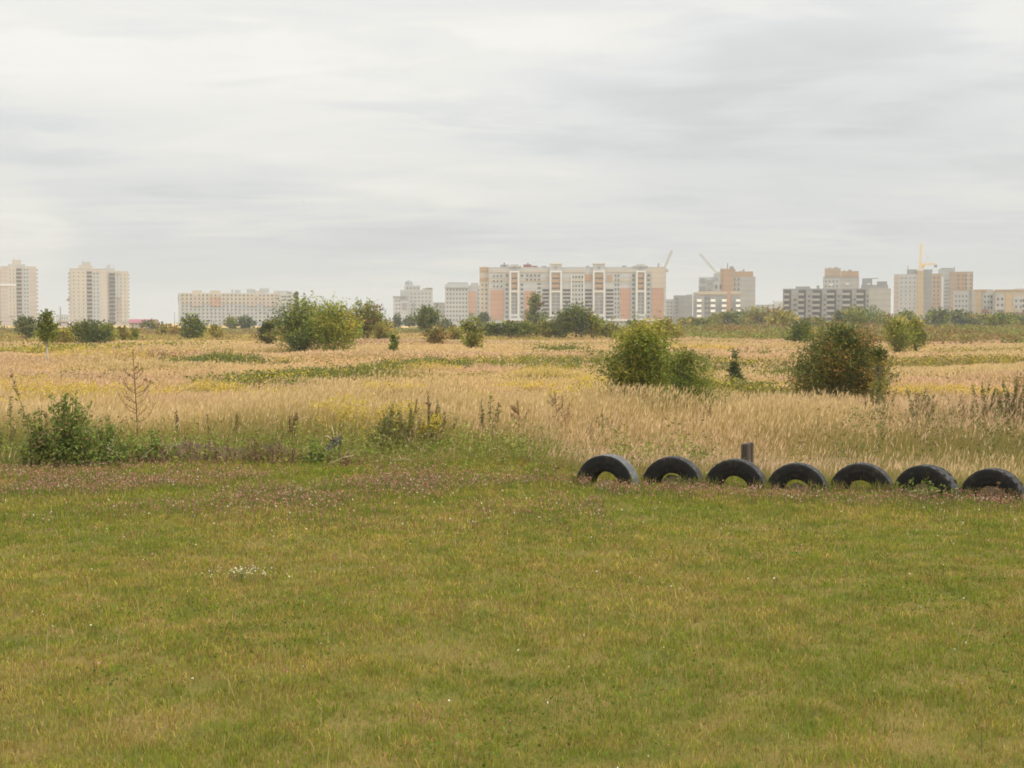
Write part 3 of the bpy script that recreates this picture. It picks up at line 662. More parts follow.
    A = Acc(); A.quad(leaf_quads(Pp, s, np.clip(Cc, 0.01, 0.6), aspect=0.6))
    A.obj('crown' if cat == 'tree' else 'foliage', M_LEAF, rt)
    items = []
    rt_ = max(0.02, 0.018 * H)
    order = np.argsort(-rad)[:min(nl, 9)]
    if cat == 'tree' or trunk > 0.05:
        tp = [(0, 0, -0.05), (0.03 * W, 0, H * 0.2), (-0.02 * W, 0.01 * W, H * 0.45), (0, 0, H * 0.72)]
        items.append((tp, [rt_ * 1.5, rt_ * 1.15, rt_ * 0.8, rt_ * 0.3]))
        for i in order:
            z_ = min(ctr[i][2] * 0.55 + 0.05 * H, H * 0.5); items.append(([(0, 0, z_), (ctr[i] * [0.55, 0.55, 0] + [0, 0, z_ * 0.5 + ctr[i][2] * 0.5]), ctr[i]], [rt_ * 0.6, rt_ * 0.4, rt_ * 0.12]))
    else:
        for i in order:
            b0 = np.array([ctr[i][0] * 0.25, ctr[i][1] * 0.25, -0.05])
            items.append(([b0, b0 * [1, 1, 0] + (ctr[i] - b0) * [0.35, 0.35, 0.55], ctr[i]], [rt_ * 0.8, rt_ * 0.55, rt_ * 0.15]))
    link('trunk' if cat == 'tree' else 'stems', tubes_mesh('trunk', items, 5), bark or M_BARK, rt)
    return rt

T = tree
# near ones
T('field_tree', 'largest leafy tree in the middle of the meadow, yellow green top and dark foot', 'tree', 643, 412, 322, 92, 'green', 17000, 'round', 0.10, 'olive', sprig=0.5, lumps=30)
T('small_shrub', 'drooping dark shrub leaning out at the left foot of the largest meadow tree', 'shrub', 622, 404, 352, 26, 'dark', 2600, 'vase', 0, 'green', sprig=0.5)
T('meadow_bush', 'rounded green bush just right of the largest meadow tree', 'bush', 685, 418, 350, 68, 'green', 15000, 'wide', 0.0, 'dark', sprig=0.4, lumps=24)
T('young_conifer', 'small dark pointed conifer alone in the straw grass', 'tree', 735, 382, 350, 15, 'blue', 2600, 'cone', 0.03, 'dark', sprig=0.5)
T('meadow_bush', 'big dark dome shaped bush at the right of the meadow', 'bush', 841, 397, 324, 102, 'dark', 32000, 'wide', 0, 'rusty', sprig=0.25, lumps=60, rs=1.3)
T('meadow_bush', 'thin olive bush on the right flank of the big dark bush', 'bush', 878, 400, 342, 20, 'olive', 3000, 'vase', 0, 'dark', sprig=0.7)
T('field_shrub', 'low dark round shrub in the straw left of the big dark bush', 'shrub', 799, 346, 318, 30, 'dark', 3200, 'wide', 0, 'green')
T('field_shrub', 'loose green shrub clump right of the big dark bush', 'shrub', 897, 352, 318, 32, 'green', 3600, 'wide', 0, 'olive', sprig=0.6)
T('field_shrub', 'smaller upright green shrub beside the loose clump on the right', 'shrub', 916, 351, 319, 24, 'green', 2600, 'wide', 0, 'olive', sprig=0.65)
# left and centre-left
T('round_tree', 'dark round tree in front of the far left tower', 'tree', 26, 340, 317, 25, 'dark', 2600, 'round', 0.15, 'blue')
T('slim_tree', 'slim tree with a bare pale trunk in front of the left towers', 'tree', 47, 363, 310, 22, 'green', 4200, 'column', 0.38, 'dark', bark=M_PALEBARK)
T('field_shrub', 'small yellow green shrub under the slim pale trunked tree', 'shrub', 62, 345, 328, 24, 'olive', 1500, 'wide', 0, 'yellow')
T('field_bush', 'wide dark green bush below the twin tower', 'bush', 88, 344, 320, 50, 'dark', 5000, 'wide', 0, 'green')
T('field_shrub', 'olive shrub touching the right end of the wide dark bush', 'shrub', 108, 343, 322, 22, 'green', 1500, 'round', 0, 'olive')
T('field_shrub', 'small thin olive shrub before the crimson roofed shed', 'shrub', 123, 340, 326, 14, 'olive', 900, 'round', 0, 'brown')
T('field_shrub', 'small green shrub at the left end of the crimson roofed shed', 'shrub', 134, 341, 327, 13, 'green', 900, 'round', 0, 'olive')
T('field_shrub', 'pale low shrub between the crimson roof and the dark bush', 'shrub', 168, 335, 323, 26, 'olive', 1200, 'wide', 0, 'brown')
T('field_bush', 'dark round bush at the left foot of the long cream block', 'bush', 192, 338, 315, 28, 'dark', 3200, 'round', 0, 'green')
T('field_shrub', 'low yellowish shrub right of the dark bush at the long block', 'shrub', 216, 337, 324, 18, 'olive', 1000, 'wide', 0, 'yellow')
T('far_tree', 'small bluish tree under the middle of the long cream block', 'tree', 231, 330, 317, 16, 'olive', 1200, 'round', 0.1, 'green')
T('far_tree', 'bluish dark round tree under the right half of the long cream block', 'tree', 246, 330, 316, 18, 'blue', 1400, 'round', 0.1, 'dark')
T('field_bush', 'small dark bush left of the tallest leafy clump', 'bush', 268, 344, 320, 22, 'dark', 2400, 'round', 0, 'rusty')
T('far_poplar', 'dark narrow poplar top showing over the right end of the long block', 'tree', 296.5, 327, 290, 8, 'blue', 1600, 'column', 0.1, 'dark', Y=560, sprig=0.2)
T('leafy_tree', 'tall leafy dark green tree, left and darker half of the tallest clump', 'tree', 304, 352, 298, 60, 'green', 12000, 'wide', 0.0, 'dark', sprig=0.4, lumps=26, rs=1.2)
T('leafy_tree', 'tall airy yellow green tree, right half of the tallest clump', 'tree', 333, 353, 301, 56, 'green', 10000, 'wide', 0.0, 'yellow', sprig=0.5, lumps=22, rs=1.1)
T('field_shrub', 'low grey green shrub at the front foot of the tallest clump', 'shrub', 299, 353, 328, 28, 'blue', 2000, 'wide', 0, 'green')
T('leafy_tree', 'reddish green tree right of the tallest clump', 'tree', 367, 341, 301, 38, 'rusty', 5500, 'round', 0.03, 'green', sprig=0.55)
T('field_shrub', 'fresh green shrub at the foot of the reddish tree', 'shrub', 353, 343, 319, 24, 'bright', 1800, 'round', 0, 'green')
T('field_shrub', 'pale brownish shrub right of the reddish tree', 'shrub', 384, 342, 324, 20, 'olive', 1300, 'vase', 0, 'brown', sprig=0.65)
T('sapling', 'small fresh green sapling in the grass below the domed building', 'sapling', 394, 352, 333, 11, 'bright', 900, 'vase', 0, 'green', sprig=0.6)
T('far_tree', 'grey green tree at the left foot of the domed building', 'tree', 398, 329, 313, 12, 'blue', 900, 'round', 0.1)
T('far_tree', 'grey green tree before the middle of the domed building', 'tree', 409, 328, 315, 12, 'blue', 900, 'round', 0.1)
T('round_tree', 'dark round tree before the right end of the domed building', 'tree', 425, 335, 307, 28, 'dark', 4000, 'round', 0.12, 'green')
T('field_shrub', 'brownish shrub at the foot of the dark tree by the domed building', 'shrub', 437, 345, 328, 22, 'brown', 1700, 'vase', 0, 'rusty', sprig=0.6)
T('field_shrub', 'thin green shrub right of the brownish shrub', 'shrub', 455, 341, 325, 18, 'olive', 1000, 'vase', 0, 'green', sprig=0.6)
T('field_bush', 'upright green bush in front of the salmon striped block', 'bush', 472, 349, 318, 26, 'green', 3000, 'vase', 0, 'olive', sprig=0.6)
T('far_tree', 'bluish tree between the salmon strip and the white framed block', 'tree', 483, 329, 312, 16, 'blue', 1200, 'round', 0.1)
for xx, lab, pl in ((492, 'dark hedge bush under the first salmon panel', 'dark'), (509, 'dark hedge bush under the first white frame', 'dark'), (524, 'dark green hedge bush left below the cone shaped tree', 'green'), (545, 'olive hedge bush right below the cone shaped tree', 'olive'), (558, 'dark low hedge bush left of the dark tree by the second frame', 'dark')):
    T('hedge_bush', lab, 'bush', xx, 337, 320 + rng.uniform(-1, 2), 24, pl, 1900, 'wide', 0, 'green')
T('cone_tree', 'cone shaped green tree in front of the white framed block', 'tree', 535, 331, 294, 25, 'green', 3600, 'cone', 0.06, 'rusty', sprig=0.5)
T('dark_tree', 'broad dark tree in front of the middle white frames', 'tree', 575, 338, 304, 38, 'dark', 5500, 'round', 0.06, 'blue')
T('field_bush', 'yellow green bush on the right of the broad dark tree', 'bush', 592, 338, 314, 24, 'yellow', 2200, 'round', 0, 'bright', sprig=0.6)
T('field_shrub', 'low green shrub between the yellow green bush and the largest meadow tree', 'shrub', 610, 338, 321, 26, 'olive', 1700, 'wide', 0, 'green')
T('field_bush', 'yellowish bush seen just over the largest meadow tree', 'bush', 664, 340, 318, 40, 'yellow', 3000, 'wide', 0, 'olive')
# right-hand tree line
for xx, yb, yt, wd, pl, p2, lab in (
    (688, 330, 319, 18, 'olive', 'yellow', 'small olive tree under the plain grey block'),
    (703, 329, 320, 16, 'olive', 'green', 'low olive tree under the first white balconies'),
    (724, 329, 313, 24, 'green', 'olive', 'green tree under the right white balconies'),
    (745, 329, 309, 30, 'olive', 'green', 'olive tree below the beige wall of the orange topped tower'),
    (765, 329, 306, 28, 'olive', 'brown', 'broad olive tree before the far low warehouse'),
    (782, 329, 311, 22, 'yellow', 'olive', 'yellowish tree at the left end of the unfinished block'),
    (815, 329, 320, 26, 'olive', 'brown', 'low olive tree under the middle of the unfinished block'),
    (846, 329, 313, 18, 'blue', 'rusty', 'dark bluish tree under the right of the unfinished block'),
    (864, 329, 308, 26, 'green', 'olive', 'green tree before the blank concrete wall'),
    (888, 329, 317, 22, 'olive', 'yellow', 'yellowish low tree right of the blank concrete wall'),
    (903, 328, 314, 20, 'green', 'yellow', 'yellow green tree below the pink edged tower'),
    (938, 328, 312, 22, 'blue', 'green', 'bluish tree right of the yellow crane'),
    (960, 328, 313, 22, 'blue', 'olive', 'bluish tree below the tan tower'),
    (980, 328, 316, 20, 'olive', 'green', 'olive tree below the orange upright'),
    (1000, 328, 315, 22, 'green', 'olive', 'green tree left below the yellow upright'),
    (1020, 328, 316, 24, 'green', 'blue', 'green tree at the right edge of the skyline')):
    T('far_tree', lab, 'tree', xx, yb, yt - (1.0 if xx < 800 else 2.5), wd * 1.6, pl, 2800, 'round', 0.02, p2, Y=rng.uniform(380, 480))
for xx, wd, lab in ((-6, 26, 'pale green tree at the left edge of the skyline'), (152, 26, 'greyish tree row piece left of the thin pole'), (276, 20, 'greyish low tree at the right foot of the long block'), (386, 22, 'greyish low tree left of the domed building'), (446, 24, 'greyish low tree below the low grey block'), (636, 26, 'greyish low tree under the third white frame')):
    T('far_tree', lab, 'tree', xx, 328, 319, wd, 'blue', 900, 'wide', 0.05, 'olive', Y=430)

# ------------------------------------------------------------------ tyres set in the ground
def rubber(name, col, dirt):
    m, t, b = new_mat(name); n, l = t.nodes, t.links
    tcn = n.new('ShaderNodeTexCoord'); no = n.new('ShaderNodeTexNoise'); no.inputs['Scale'].default_value = 9; no.inputs['Detail'].default_value = 8; no.inputs['Roughness'].default_value = 0.75
    l.new(tcn.outputs['Object'], no.inputs['Vector'])
    r = n.new('ShaderNodeValToRGB'); r.color_ramp.elements[0].position = 0.5; r.color_ramp.elements[0].color = (*col, 1)
    r.color_ramp.elements[1].position = 0.74; r.color_ramp.elements[1].color = (*dirt, 1)
    l.new(no.outputs[0], r.inputs[0]); l.new(r.outputs[0], b.inputs['Base Color'])
    b.inputs['Roughness'].default_value = 0.7; b.inputs['Specular IOR Level'].default_value = 0.2
    n3_ = n.new('ShaderNodeTexNoise'); n3_.inputs['Scale'].default_value = 60; l.new(tcn.outputs['Object'], n3_.inputs['Vector'])
    bp = n.new('ShaderNodeBump'); bp.inputs['Strength'].default_value = 0.3; bp.inputs['Distance'].default_value = 0.01
    l.new(n3_.outputs[0], bp.inputs['Height']); l.new(bp.outputs[0], b.inputs['Normal'])
    return m
M_SIDE = rubber('weathered black rubber', (0.010, 0.009, 0.0075), (0.055, 0.041, 0.023))
M_TREAD = rubber('sunlit grey tread rubber', (0.035, 0.035, 0.035), (0.13, 0.12, 0.105))  # grey tone carries the light falling on the treads
def revolve(prof, seg=72, mod=None):
    prof = np.array(prof); k = len(prof); V = []
    for i in range(seg):
        a = 2 * math.pi * i / seg
        for j, (r, y) in enumerate(prof):
            rr = r + (mod(i, j) if mod else 0); V.append((rr * math.cos(a), y, rr * math.sin(a)))
    Q = []
    for i in range(seg):
        i2 = (i + 1) % seg
        for j in range(k - 1): Q.append((i * k + j, i * k + j + 1, i2 * k + j + 1, i2 * k + j))
    return np.array(V), np.array(Q)
def make_tyre(Rr=0.56, r0=0.268, wd=0.30, lug=0.0, worn=False):
    h = wd / 2
    side = [(r0, -h * 0.62), (r0 + 0.012, -h * 0.74), (r0 + 0.035, -h * 0.80), (r0 + 0.06, -h * 0.86), (r0 + 0.075, -h * 0.855), (r0 + 0.13, -h * 0.97), (r0 + 0.145, -h * 0.99), (r0 + 0.16, -h * 0.985), (Rr - 0.075, -h * 0.98), (Rr - 0.05, -h * 0.97), (Rr - 0.026, -h * 0.93), (Rr - 0.012, -h * 0.88)]
    V, Q = revolve(side, 96)
    fr = np_mesh('sidewall', V, [Q], smooth=True)
    V2 = V.copy(); V2[:, 1] *= -1; bk = np_mesh('sidewall', V2, [Q[:, ::-1]], smooth=True)
    g_ = 0.0 if worn else 0.012
    n_t = 9
    tp = [(Rr - 0.012, -h * 0.88)]
    for q in np.linspace(-0.8, 0.8, 17):
        j = int(round((q + 0.8) / 0.1)); dp = g_ if j in (4, 8, 12) else 0
        tp.append((Rr - 0.006 * q * q - dp, q * h))
    tp.append((Rr - 0.012, h * 0.88))
    def mod(i, j):
        if lug and 0 < j < 5 or lug and 13 < j < 18: return -lug if i % 6 in (0, 1) else 0
        return 0
    V3, Q3 = revolve(tp, 144, mod)
    td = np_mesh('tread', V3, [Q3], smooth=False)
    inner = [(r0, -h * 0.62), (r0 + 0.02, -h * 0.7), (r0 + 0.10, -h * 0.88), (Rr - 0.06, -h * 0.8), (Rr - 0.05, 0), (Rr - 0.06, h * 0.8), (r0 + 0.10, h * 0.88), (r0 + 0.02, h * 0.7), (r0, h * 0.62)]
    V4, Q4 = revolve(inner, 72); li = np_mesh('lining', V4, [Q4], smooth=True)
    for me in (fr, bk, li): me.materials.append(M_SIDE)
    td.materials.append(M_TREAD)
    return fr, bk, td, li
ty_smooth = make_tyre(lug=0.020); ty_lug = make_tyre(lug=0.045)
M_TREAD = rubber('sunlit worn pale tread rubber', (0.085, 0.085, 0.085), (0.26, 0.25, 0.24)); ty_pale = make_tyre(worn=True)  # pale tone puts the sun on this worn tread into its colour
# px of front face centre, px row of ground in front, top row, turn, kind, lean
TYR = [(608, 486, 454.5, 25, ty_pale, 0, 'leftmost half buried tyre with a bald pale grey tread and soil showing in its hole'),
       (674, 486, 456.5, 17, ty_smooth, -2, 'second half buried tyre from the left, its hole choked with dark earth'),
       (737, 489, 459, 16, ty_smooth, 2, 'half buried tyre in front of the wooden post with an open hole'),
       (799, 491, 463, 12, ty_smooth, 0, 'low half buried tyre in the middle of the row, right of the wooden post'),
       (864, 492, 463, 12, ty_smooth, 0, 'half buried tyre with an open grassy hole, third from the right end'),
       (929, 496, 465, 27, ty_lug, 4, 'half buried tyre with chunky ribbed tread and a hole overgrown with weeds'),
       (996, 499, 468.5, 21, ty_lug, 0, 'rightmost half buried tyre, half filled with reddish dry weeds')]
tyre_pos = []
for px, pb, ptop, turn, (fr, bk, td, li), lean, lab in TYR:
    x, Y = gpt(px, pb - 1); k = Y / F
    z0 = hz(x, Y); top = dist_pt(px, ptop, Y + 0.1)[2]
    rt = empty('half_buried_tyre', (x, Y + 0.15, top - 0.56)); tag(rt, lab, 'tyre', 'truck tyres half buried in a row')
    view = math.atan2(-x, Y)
    rt.rotation_euler = (R(lean), random.uniform(0, 6.28), view * 1.0 - R(turn))
    rt.rotation_mode = 'XYZ'
    # spin about the axle first, then turn about the vertical
    rt.rotation_mode = 'YXZ'
    rt.rotation_mode = 'XYZ'
    Mx = Matrix.Rotation(view - R(turn), 4, 'Z') @ Matrix.Rotation(R(lean), 4, 'Y') @ Matrix.Rotation(random.uniform(0, 6.28), 4, 'Y')
    rt.rotation_euler = Mx.to_euler('XYZ')
    sc_t = random.uniform(0.95, 1.04); rt.scale = (sc_t,) * 3; rt.location.z = top - 0.56 * sc_t
    for nm, me in (('sidewall', fr), ('sidewall', bk), ('tread', td), ('lining', li)):
        link(nm, me, None, rt)
    tyre_pos.append((x, Y + 0.15, view - R(turn)))

# soil and weeds filling some holes
M_SOIL = paint('dry earth', (0.13, 0.095, 0.06), 0.95, 0.3, 3, bump=0.8, fine=25)
M_BANK = paint('brown bank soil', (0.085, 0.052, 0.032), 0.95, 0.45, 4, bump=1.0, fine=18)
M_SANDY = paint('sandy litter', (0.30, 0.23, 0.13), 0.95, 0.3, 3, bump=0.8, fine=25)
def mound(name, label, cat, x, y, w_, d_, h_, mat, rough=0.3, rz=0.0, zoff=0.0):
    nx_, ny_ = 40, 22; V = []; u = np.linspace(-1, 1, nx_); v = np.linspace(-1, 1, ny_)
    U, Vv = np.meshgrid(u, v); rr = np.sqrt(U ** 2 + Vv ** 2)
    hh = np.clip(1 - rr ** 2, 0, 1) ** 0.8 * (1 - rough + 2 * rough * fbm(U * w_ * 1.7 + x * 3, Vv * d_ * 1.7 + y, 4)) * h_ - 0.05
    V = np.stack([U * w_ / 2, Vv * d_ / 2, hh], -1).reshape(-1, 3)
    i = np.arange(nx_ * ny_).reshape(ny_, nx_)
    Q = np.stack([i[:-1, :-1], i[:-1, 1:], i[1:, 1:], i[1:, :-1]], -1).reshape(-1, 4)
    o = link(name, np_mesh(name, V, [Q], smooth=True), mat); o.location = (x, y, hz(x, y) + zoff); o.rotation_euler = (0, 0, rz)
    tag(o, label, cat); return o
mound('earth_fill', 'dark earth heaped inside the hole of the second tyre', 'soil heap', tyre_pos[1][0], tyre_pos[1][1] + 0.0, 0.56, 0.30, 0.24, M_SOIL, rz=tyre_pos[1][2])
mound('earth_fill', 'low sandy litter heap inside the leftmost tyre', 'soil heap', tyre_pos[0][0] - 0.02, tyre_pos[0][1] + 0.05, 0.5, 0.28, 0.13, M_SANDY, rz=tyre_pos[0][2])
mound('earth_fill', 'dark earth heap inside the low middle tyre', 'soil heap', tyre_pos[3][0], tyre_pos[3][1], 0.56, 0.30, 0.16, M_SOIL, rz=tyre_pos[3][2])
mound('earth_fill', 'dark earth heap inside the chunky treaded tyre', 'soil heap', tyre_pos[5][0], tyre_pos[5][1], 0.62, 0.30, 0.46, M_SOIL, rz=tyre_pos[5][2])
mound('earth_fill', 'brown earth heap inside the rightmost tyre', 'soil heap', tyre_pos[6][0], tyre_pos[6][1], 0.60, 0.30, 0.36, M_SOIL, rz=tyre_pos[6][2])
x, y = gpt(200, 464); mound('earth_bank', 'low brown bank of bare earth at the lawn edge, left of the leaning stump', 'earth bank', x - 0.1, y + 0.7, 3.0, 1.2, 0.36, M_BANK, 0.6)
x, y = gpt(272, 462); mound('earth_bank', 'small dark earth hump at the right end of the brown bank', 'earth bank', x, y + 0.5, 0.9, 0.8, 0.40, M_BANK, 0.6)

# ------------------------------------------------------------------ wooden post
x, Y = 748, 26.9
x = (748 - 512) / F * Y; top = dist_pt(748, 442.5, Y)[2]
m_wood, t, b = new_mat('grey weathered post wood'); n, l = t.nodes, t.links
tcn = n.new('ShaderNodeTexCoord'); mpn = n.new('ShaderNodeMapping'); mpn.inputs['Scale'].default_value = (26, 26, 1.6); l.new(tcn.outputs['Object'], mpn.inputs[0])
no = n.new('ShaderNodeTexNoise'); no.inputs['Scale'].default_value = 1; no.inputs['Detail'].default_value = 6; l.new(mpn.outputs[0], no.inputs['Vector'])
r = n.new('ShaderNodeValToRGB'); r.color_ramp.elements[0].position = 0.35; r.color_ramp.elements[0].color = (0.02, 0.014, 0.010, 1); r.color_ramp.elements[1].position = 0.7; r.color_ramp.elements[1].color = (0.11, 0.08, 0.058, 1)
l.new(no.outputs[0], r.inputs[0]); l.new(r.outputs[0], b.inputs['Base Color']); b.inputs['Roughness'].default_value = 0.9
bp = n.new('ShaderNodeBump'); bp.inputs['Distance'].default_value = 0.02; l.new(no.outputs[0], bp.inputs['Height']); l.new(bp.outputs[0], b.inputs['Normal'])
V = []; K = 28; lev = [(-0.15, 1.06), (0.2, 1.0), (0.45, 0.98), (top - 0.02, 0.97), (top, 0.90)]
for z_, s_ in lev:
    for j in range(K):
        a = 2 * math.pi * j / K; rr = 0.118 * s_ * (1 + 0.06 * math.sin(3 * a + 1) + 0.035 * math.sin(9 * a) - (0.14 if j in (6, 19, 24) else 0))
        V.append((rr * math.cos(a), rr * math.sin(a), z_ + (0.02 * math.cos(a) if z_ > 0.5 else 0)))
Q = [(i * K + j, i * K + (j + 1) % K, (i + 1) * K + (j + 1) % K, (i + 1) * K + j) for i in range(len(lev) - 1) for j in range(K)]
V.append((0, 0, top - 0.004)); c0 = len(V) - 1
Tt = [(c0, (len(lev) - 1) * K + j, (len(lev) - 1) * K + (j + 1) % K) for j in range(K)]
po = link('wooden_post', np_mesh('wooden_post', V, [Q, Tt]), m_wood); po.location = (x, Y, hz(x, Y)); tag(po, 'short sawn off grey wooden post standing behind the third tyre', 'post')

# ------------------------------------------------------------------ leaning stump and dry sticks
x, Y = gpt(328, 461)
st = empty('leaning_stump', (x, Y, hz(x, Y))); tag(st, 'dark grey leaning stump with pale splintered top in the lawn edge weeds', 'stump')
M_STUMP = paint('charred grey wood', (0.060, 0.052, 0.046), 0.9, 0.5, 9, bump=1.0, fine=40); M_STRAW = paint('bleached dry stalk', (0.46, 0.36, 0.23), 0.85, 0.3, 9)
items = []
for j in range(9):
    a = random.uniform(-0.12, 0.12); bq = random.uniform(-0.08, 0.08); hh = random.uniform(0.34, 0.5)
    items.append(([(a, bq, -0.05), (a * 0.9 + 0.08, bq, hh * 0.5), (a * 0.7 + 0.19 + random.uniform(-.02, .02), bq * 0.7, hh)], [0.085, 0.075, random.uniform(0.012, 0.035)]))
link('trunk', tubes_mesh('trunk', items, 6), M_STUMP, st)
items = [([(0.14, 0, 0.4), (0.11, -0.02, 0.58), (0.08, -0.03, 0.76)], [0.013, 0.011, 0.004]), ([(0.19, -0.05, 0.42), (0.20, -0.06, 0.54), (0.19, -0.06, 0.60)], [0.014, 0.011, 0.004]), ([(0.1, -0.06, 0.42), (0.0, -0.1, 0.5), (-0.06, -0.1, 0.49)], [0.012, 0.012, 0.008])]
link('splinter', tubes_mesh('splinter', items, 5), M_STRAW, st)
for px, py, ang, ln, lab in ((341, 466, 0.35, 0.75, 'bleached dry stalk lying right of the leaning stump'), (352, 455, 0.15, 0.5, 'short bleached stalk above the lying one by the stump'), (403, 462, 0.0, 0.6, 'bleached stalk lying flat under the goldenrod clump'), (397, 447, -0.9, 0.35, 'short bleached stalk slanting before the goldenrod clump'), (115, 462, -0.75, 0.55, 'pale stick slanting right in the weeds under the dead dock'), (147, 460, 0.7, 0.5, 'pale stick slanting left against the brown bank'), (24, 452, 1.05, 0.7, 'long dark pale stalk leaning at the left edge')):
    ln *= 0.72; x, Y = gpt(px, py + 5); up = abs(ang) * 0.6
    pts = [(-ln / 2 * math.cos(ang), 0, 0.12 + (-ln / 2 * math.sin(ang)) + abs(ln / 2 * math.sin(ang))), (0.02, 0.02, 0.15 + abs(ln / 2 * math.sin(ang))), (ln / 2 * math.cos(ang), 0, 0.12 + ln / 2 * math.sin(ang) + abs(ln / 2 * math.sin(ang)))]
    o = link('dry_stalk', tubes_mesh('dry_stalk', [(pts, [0.010, 0.009, 0.004]), ([pts[1], (0.12, -0.05, pts[1][2] + 0.07)], [0.006, 0.003]), ([pts[0], (pts[0][0] + 0.12, 0.08, pts[0][2] + 0.06)], [0.006, 0.003])], 5), M_STRAW)
    o.location = (x, Y, hz(x, Y)); tag(o, lab, 'dry stalk')

# ------------------------------------------------------------------ single weeds at the lawn edge
BRN = (0.16, 0.085, 0.045); DKB = (0.09, 0.058, 0.034); GRN = (0.12, 0.14, 0.036); DGR = (0.055, 0.078, 0.026); OLV = (0.14, 0.13, 0.05); YEL = (0.52, 0.38, 0.03)
def weed(name, label, px, base, top, wpx, kind, cat='weed', nst=None, Y=None):
    if Y is None: x, Y = gpt(px, base)
    else: x = (px - 512) / F * Y
    k = Y / F; z0 = hz(x, Y); H = dist_pt(px, top, Y)[2] - z0; W = wpx * k
    rt = empty(name, (x, Y, z0)); tag(rt, label, cat)
    S = Acc(); Lf = Acc(); Fl = Acc(); hasf = False
    if kind in ('dock', 'stalk'):
        n_ = nst or 1
        for s_ in range(n_):
            bx = rng.uniform(-0.3, 0.3) * W * (n_ > 1); by = rng.uniform(-0.15, 0.15)
            ln = rng.uniform(-0.18, 0.22) * W if n_ > 1 else -0.1 * W
            hh = H * (1 if s_ == 0 else rng.uniform(0.6, 0.95))
            main = [(bx, by, -0.03), (bx + ln * 0.2, by, hh * 0.35), (bx + ln * 0.6, by, hh * 0.7), (bx + ln, by, hh)]
            cb = BRN if kind == 'dock' else DKB
            S.tube(main, [0.013, 0.012, 0.009, 0.005], cb)
            hp = []
            for q in np.linspace(0.62, 1.0, 40): hp.append((bx + ln * q, by, hh * q) + rng.normal(0, 0.016, 3))
            nb = int(9 + W * 9) if kind == 'dock' else 3
            for i in range(nb):
                q = rng.uniform(0.2, 0.82); sg = rng.choice([-1, 1]); L_ = W * 0.5 * rng.uniform(0.45, 1.0) * (1.2 - q) * (1 if kind == 'dock' else 0.5)
                p0 = np.array([bx + ln * q, by, hh * q]); e = np.array([sg * L_, rng.uniform(-0.6, 0.6) * L_, L_ * rng.uniform(0.7, 1.3)])
                mid = p0 + e * [0.62, 0.62, 0.35]; p1 = p0 + e
                S.tube([p0, mid, p1], [0.006, 0.005, 0.003], cb)
                for qq in np.linspace(0.3, 1, 12): hp.append((p0 + (p1 - p0) * qq + (mid - (p0 + p1) / 2) * 4 * qq * (1 - qq) * 0.5) + rng.normal(0, 0.011, 3))
            hp = np.array(hp); hp = np.repeat(hp, 2, 0) + rng.normal(0, 0.01, (len(hp) * 2, 3))
            Lf.quad(leaf_quads(hp, 0.032, jit(cb, len(hp), 0.35)))
    else:
        n_ = nst or int(10 + W * 16)
        for s_ in range(n_):
            bx = rng.normal() * 0.30 * W; by = rng.normal() * 0.2
            hh = H * (0.3 + 0.7 * rng.random() ** 1.3) * math.exp(-(bx / (0.6 * W)) ** 2)
            if s_ == 0: hh = H; bx *= 0.3
            lx = rng.normal() * 0.12 * hh + bx * 0.15; ly = rng.normal() * 0.08 * hh
            cs = {'nettle': DGR, 'worm': OLV, 'golden': OLV, 'rust': BRN}[kind]
            main = np.array([(bx, by, -0.03), (bx + lx * 0.3, by + ly * 0.3, hh * 0.5), (bx + lx, by + ly, hh)])
            S.tube(main, [0.008, 0.007, 0.003], cs)
            nl = int(hh * 85); q = rng.uniform(0.08, 1.0, nl)
            sp_ = {'nettle': 0.085, 'worm': 0.05, 'golden': 0.055, 'rust': 0.04}[kind]
            pp = np.stack([bx + lx * q ** 1.4, by + ly * q ** 1.4, hh * q], 1) + rng.normal(0, sp_, (nl, 3)) * (1.15 - q * 0.7)[:, None]
            c_ = {'nettle': (0.155, 0.20, 0.036), 'worm': (0.15, 0.15, 0.046), 'golden': (0.17, 0.175, 0.036), 'rust': (0.17, 0.105, 0.055)}[kind]
            cc = jit(c_, nl, 0.35, 0.12); dry = rng.random(nl) < 0.2; cc[dry] = jit((0.26, 0.19, 0.08), dry.sum(), 0.3)
            Lf.quad(leaf_quads(pp[pp[:, 2] > 0], {'nettle': 0.085, 'worm': 0.078, 'golden': 0.07, 'rust': 0.05}[kind], cc[pp[:, 2] > 0], aspect=0.42))
            if kind == 'golden' and rng.random() < 0.75:
                m_ = 26; pp = np.stack([np.full(m_, bx + lx), np.full(m_, by + ly), np.full(m_, hh)], 1) + rng.normal(0, 1, (m_, 3)) * [0.05, 0.05, 0.06]
                Lf.quad(leaf_quads(pp, 0.05, jit(YEL, m_, 0.3)))
            if kind == 'worm':
                m_ = 22; q = rng.uniform(0.7, 1.02, m_); pp = np.stack([bx + lx * q ** 1.4, by + ly * q ** 1.4, hh * q], 1) + rng.normal(0, 0.018, (m_, 3))
                Lf.quad(leaf_quads(pp, 0.035, jit((0.17, 0.12, 0.06), m_, 0.3)))
    S.obj('stem', M_BLADE, rt)
    Lf.obj('seed_heads' if kind in ('dock', 'stalk') else 'leaves', M_LEAF, rt)
    return rt
W_ = weed
W_('nettle_clump', 'tall dark green nettle clump at the left end of the lawn edge', 64, 467, 389, 84, 'nettle', 'weed', 96)
W_('nettle_clump', 'lower green nettle clump right of the tall one', 108, 463, 415, 46, 'nettle', 'weed', 40)
W_('nettle_clump', 'low green weed clump below the dead brown dock', 150, 462, 428, 52, 'nettle', 'weed', 34)
W_('thistle_clump', 'tall thin green stalk rising left out of the nettles', 44, 466, 372, 14, 'worm', 'weed', 4)
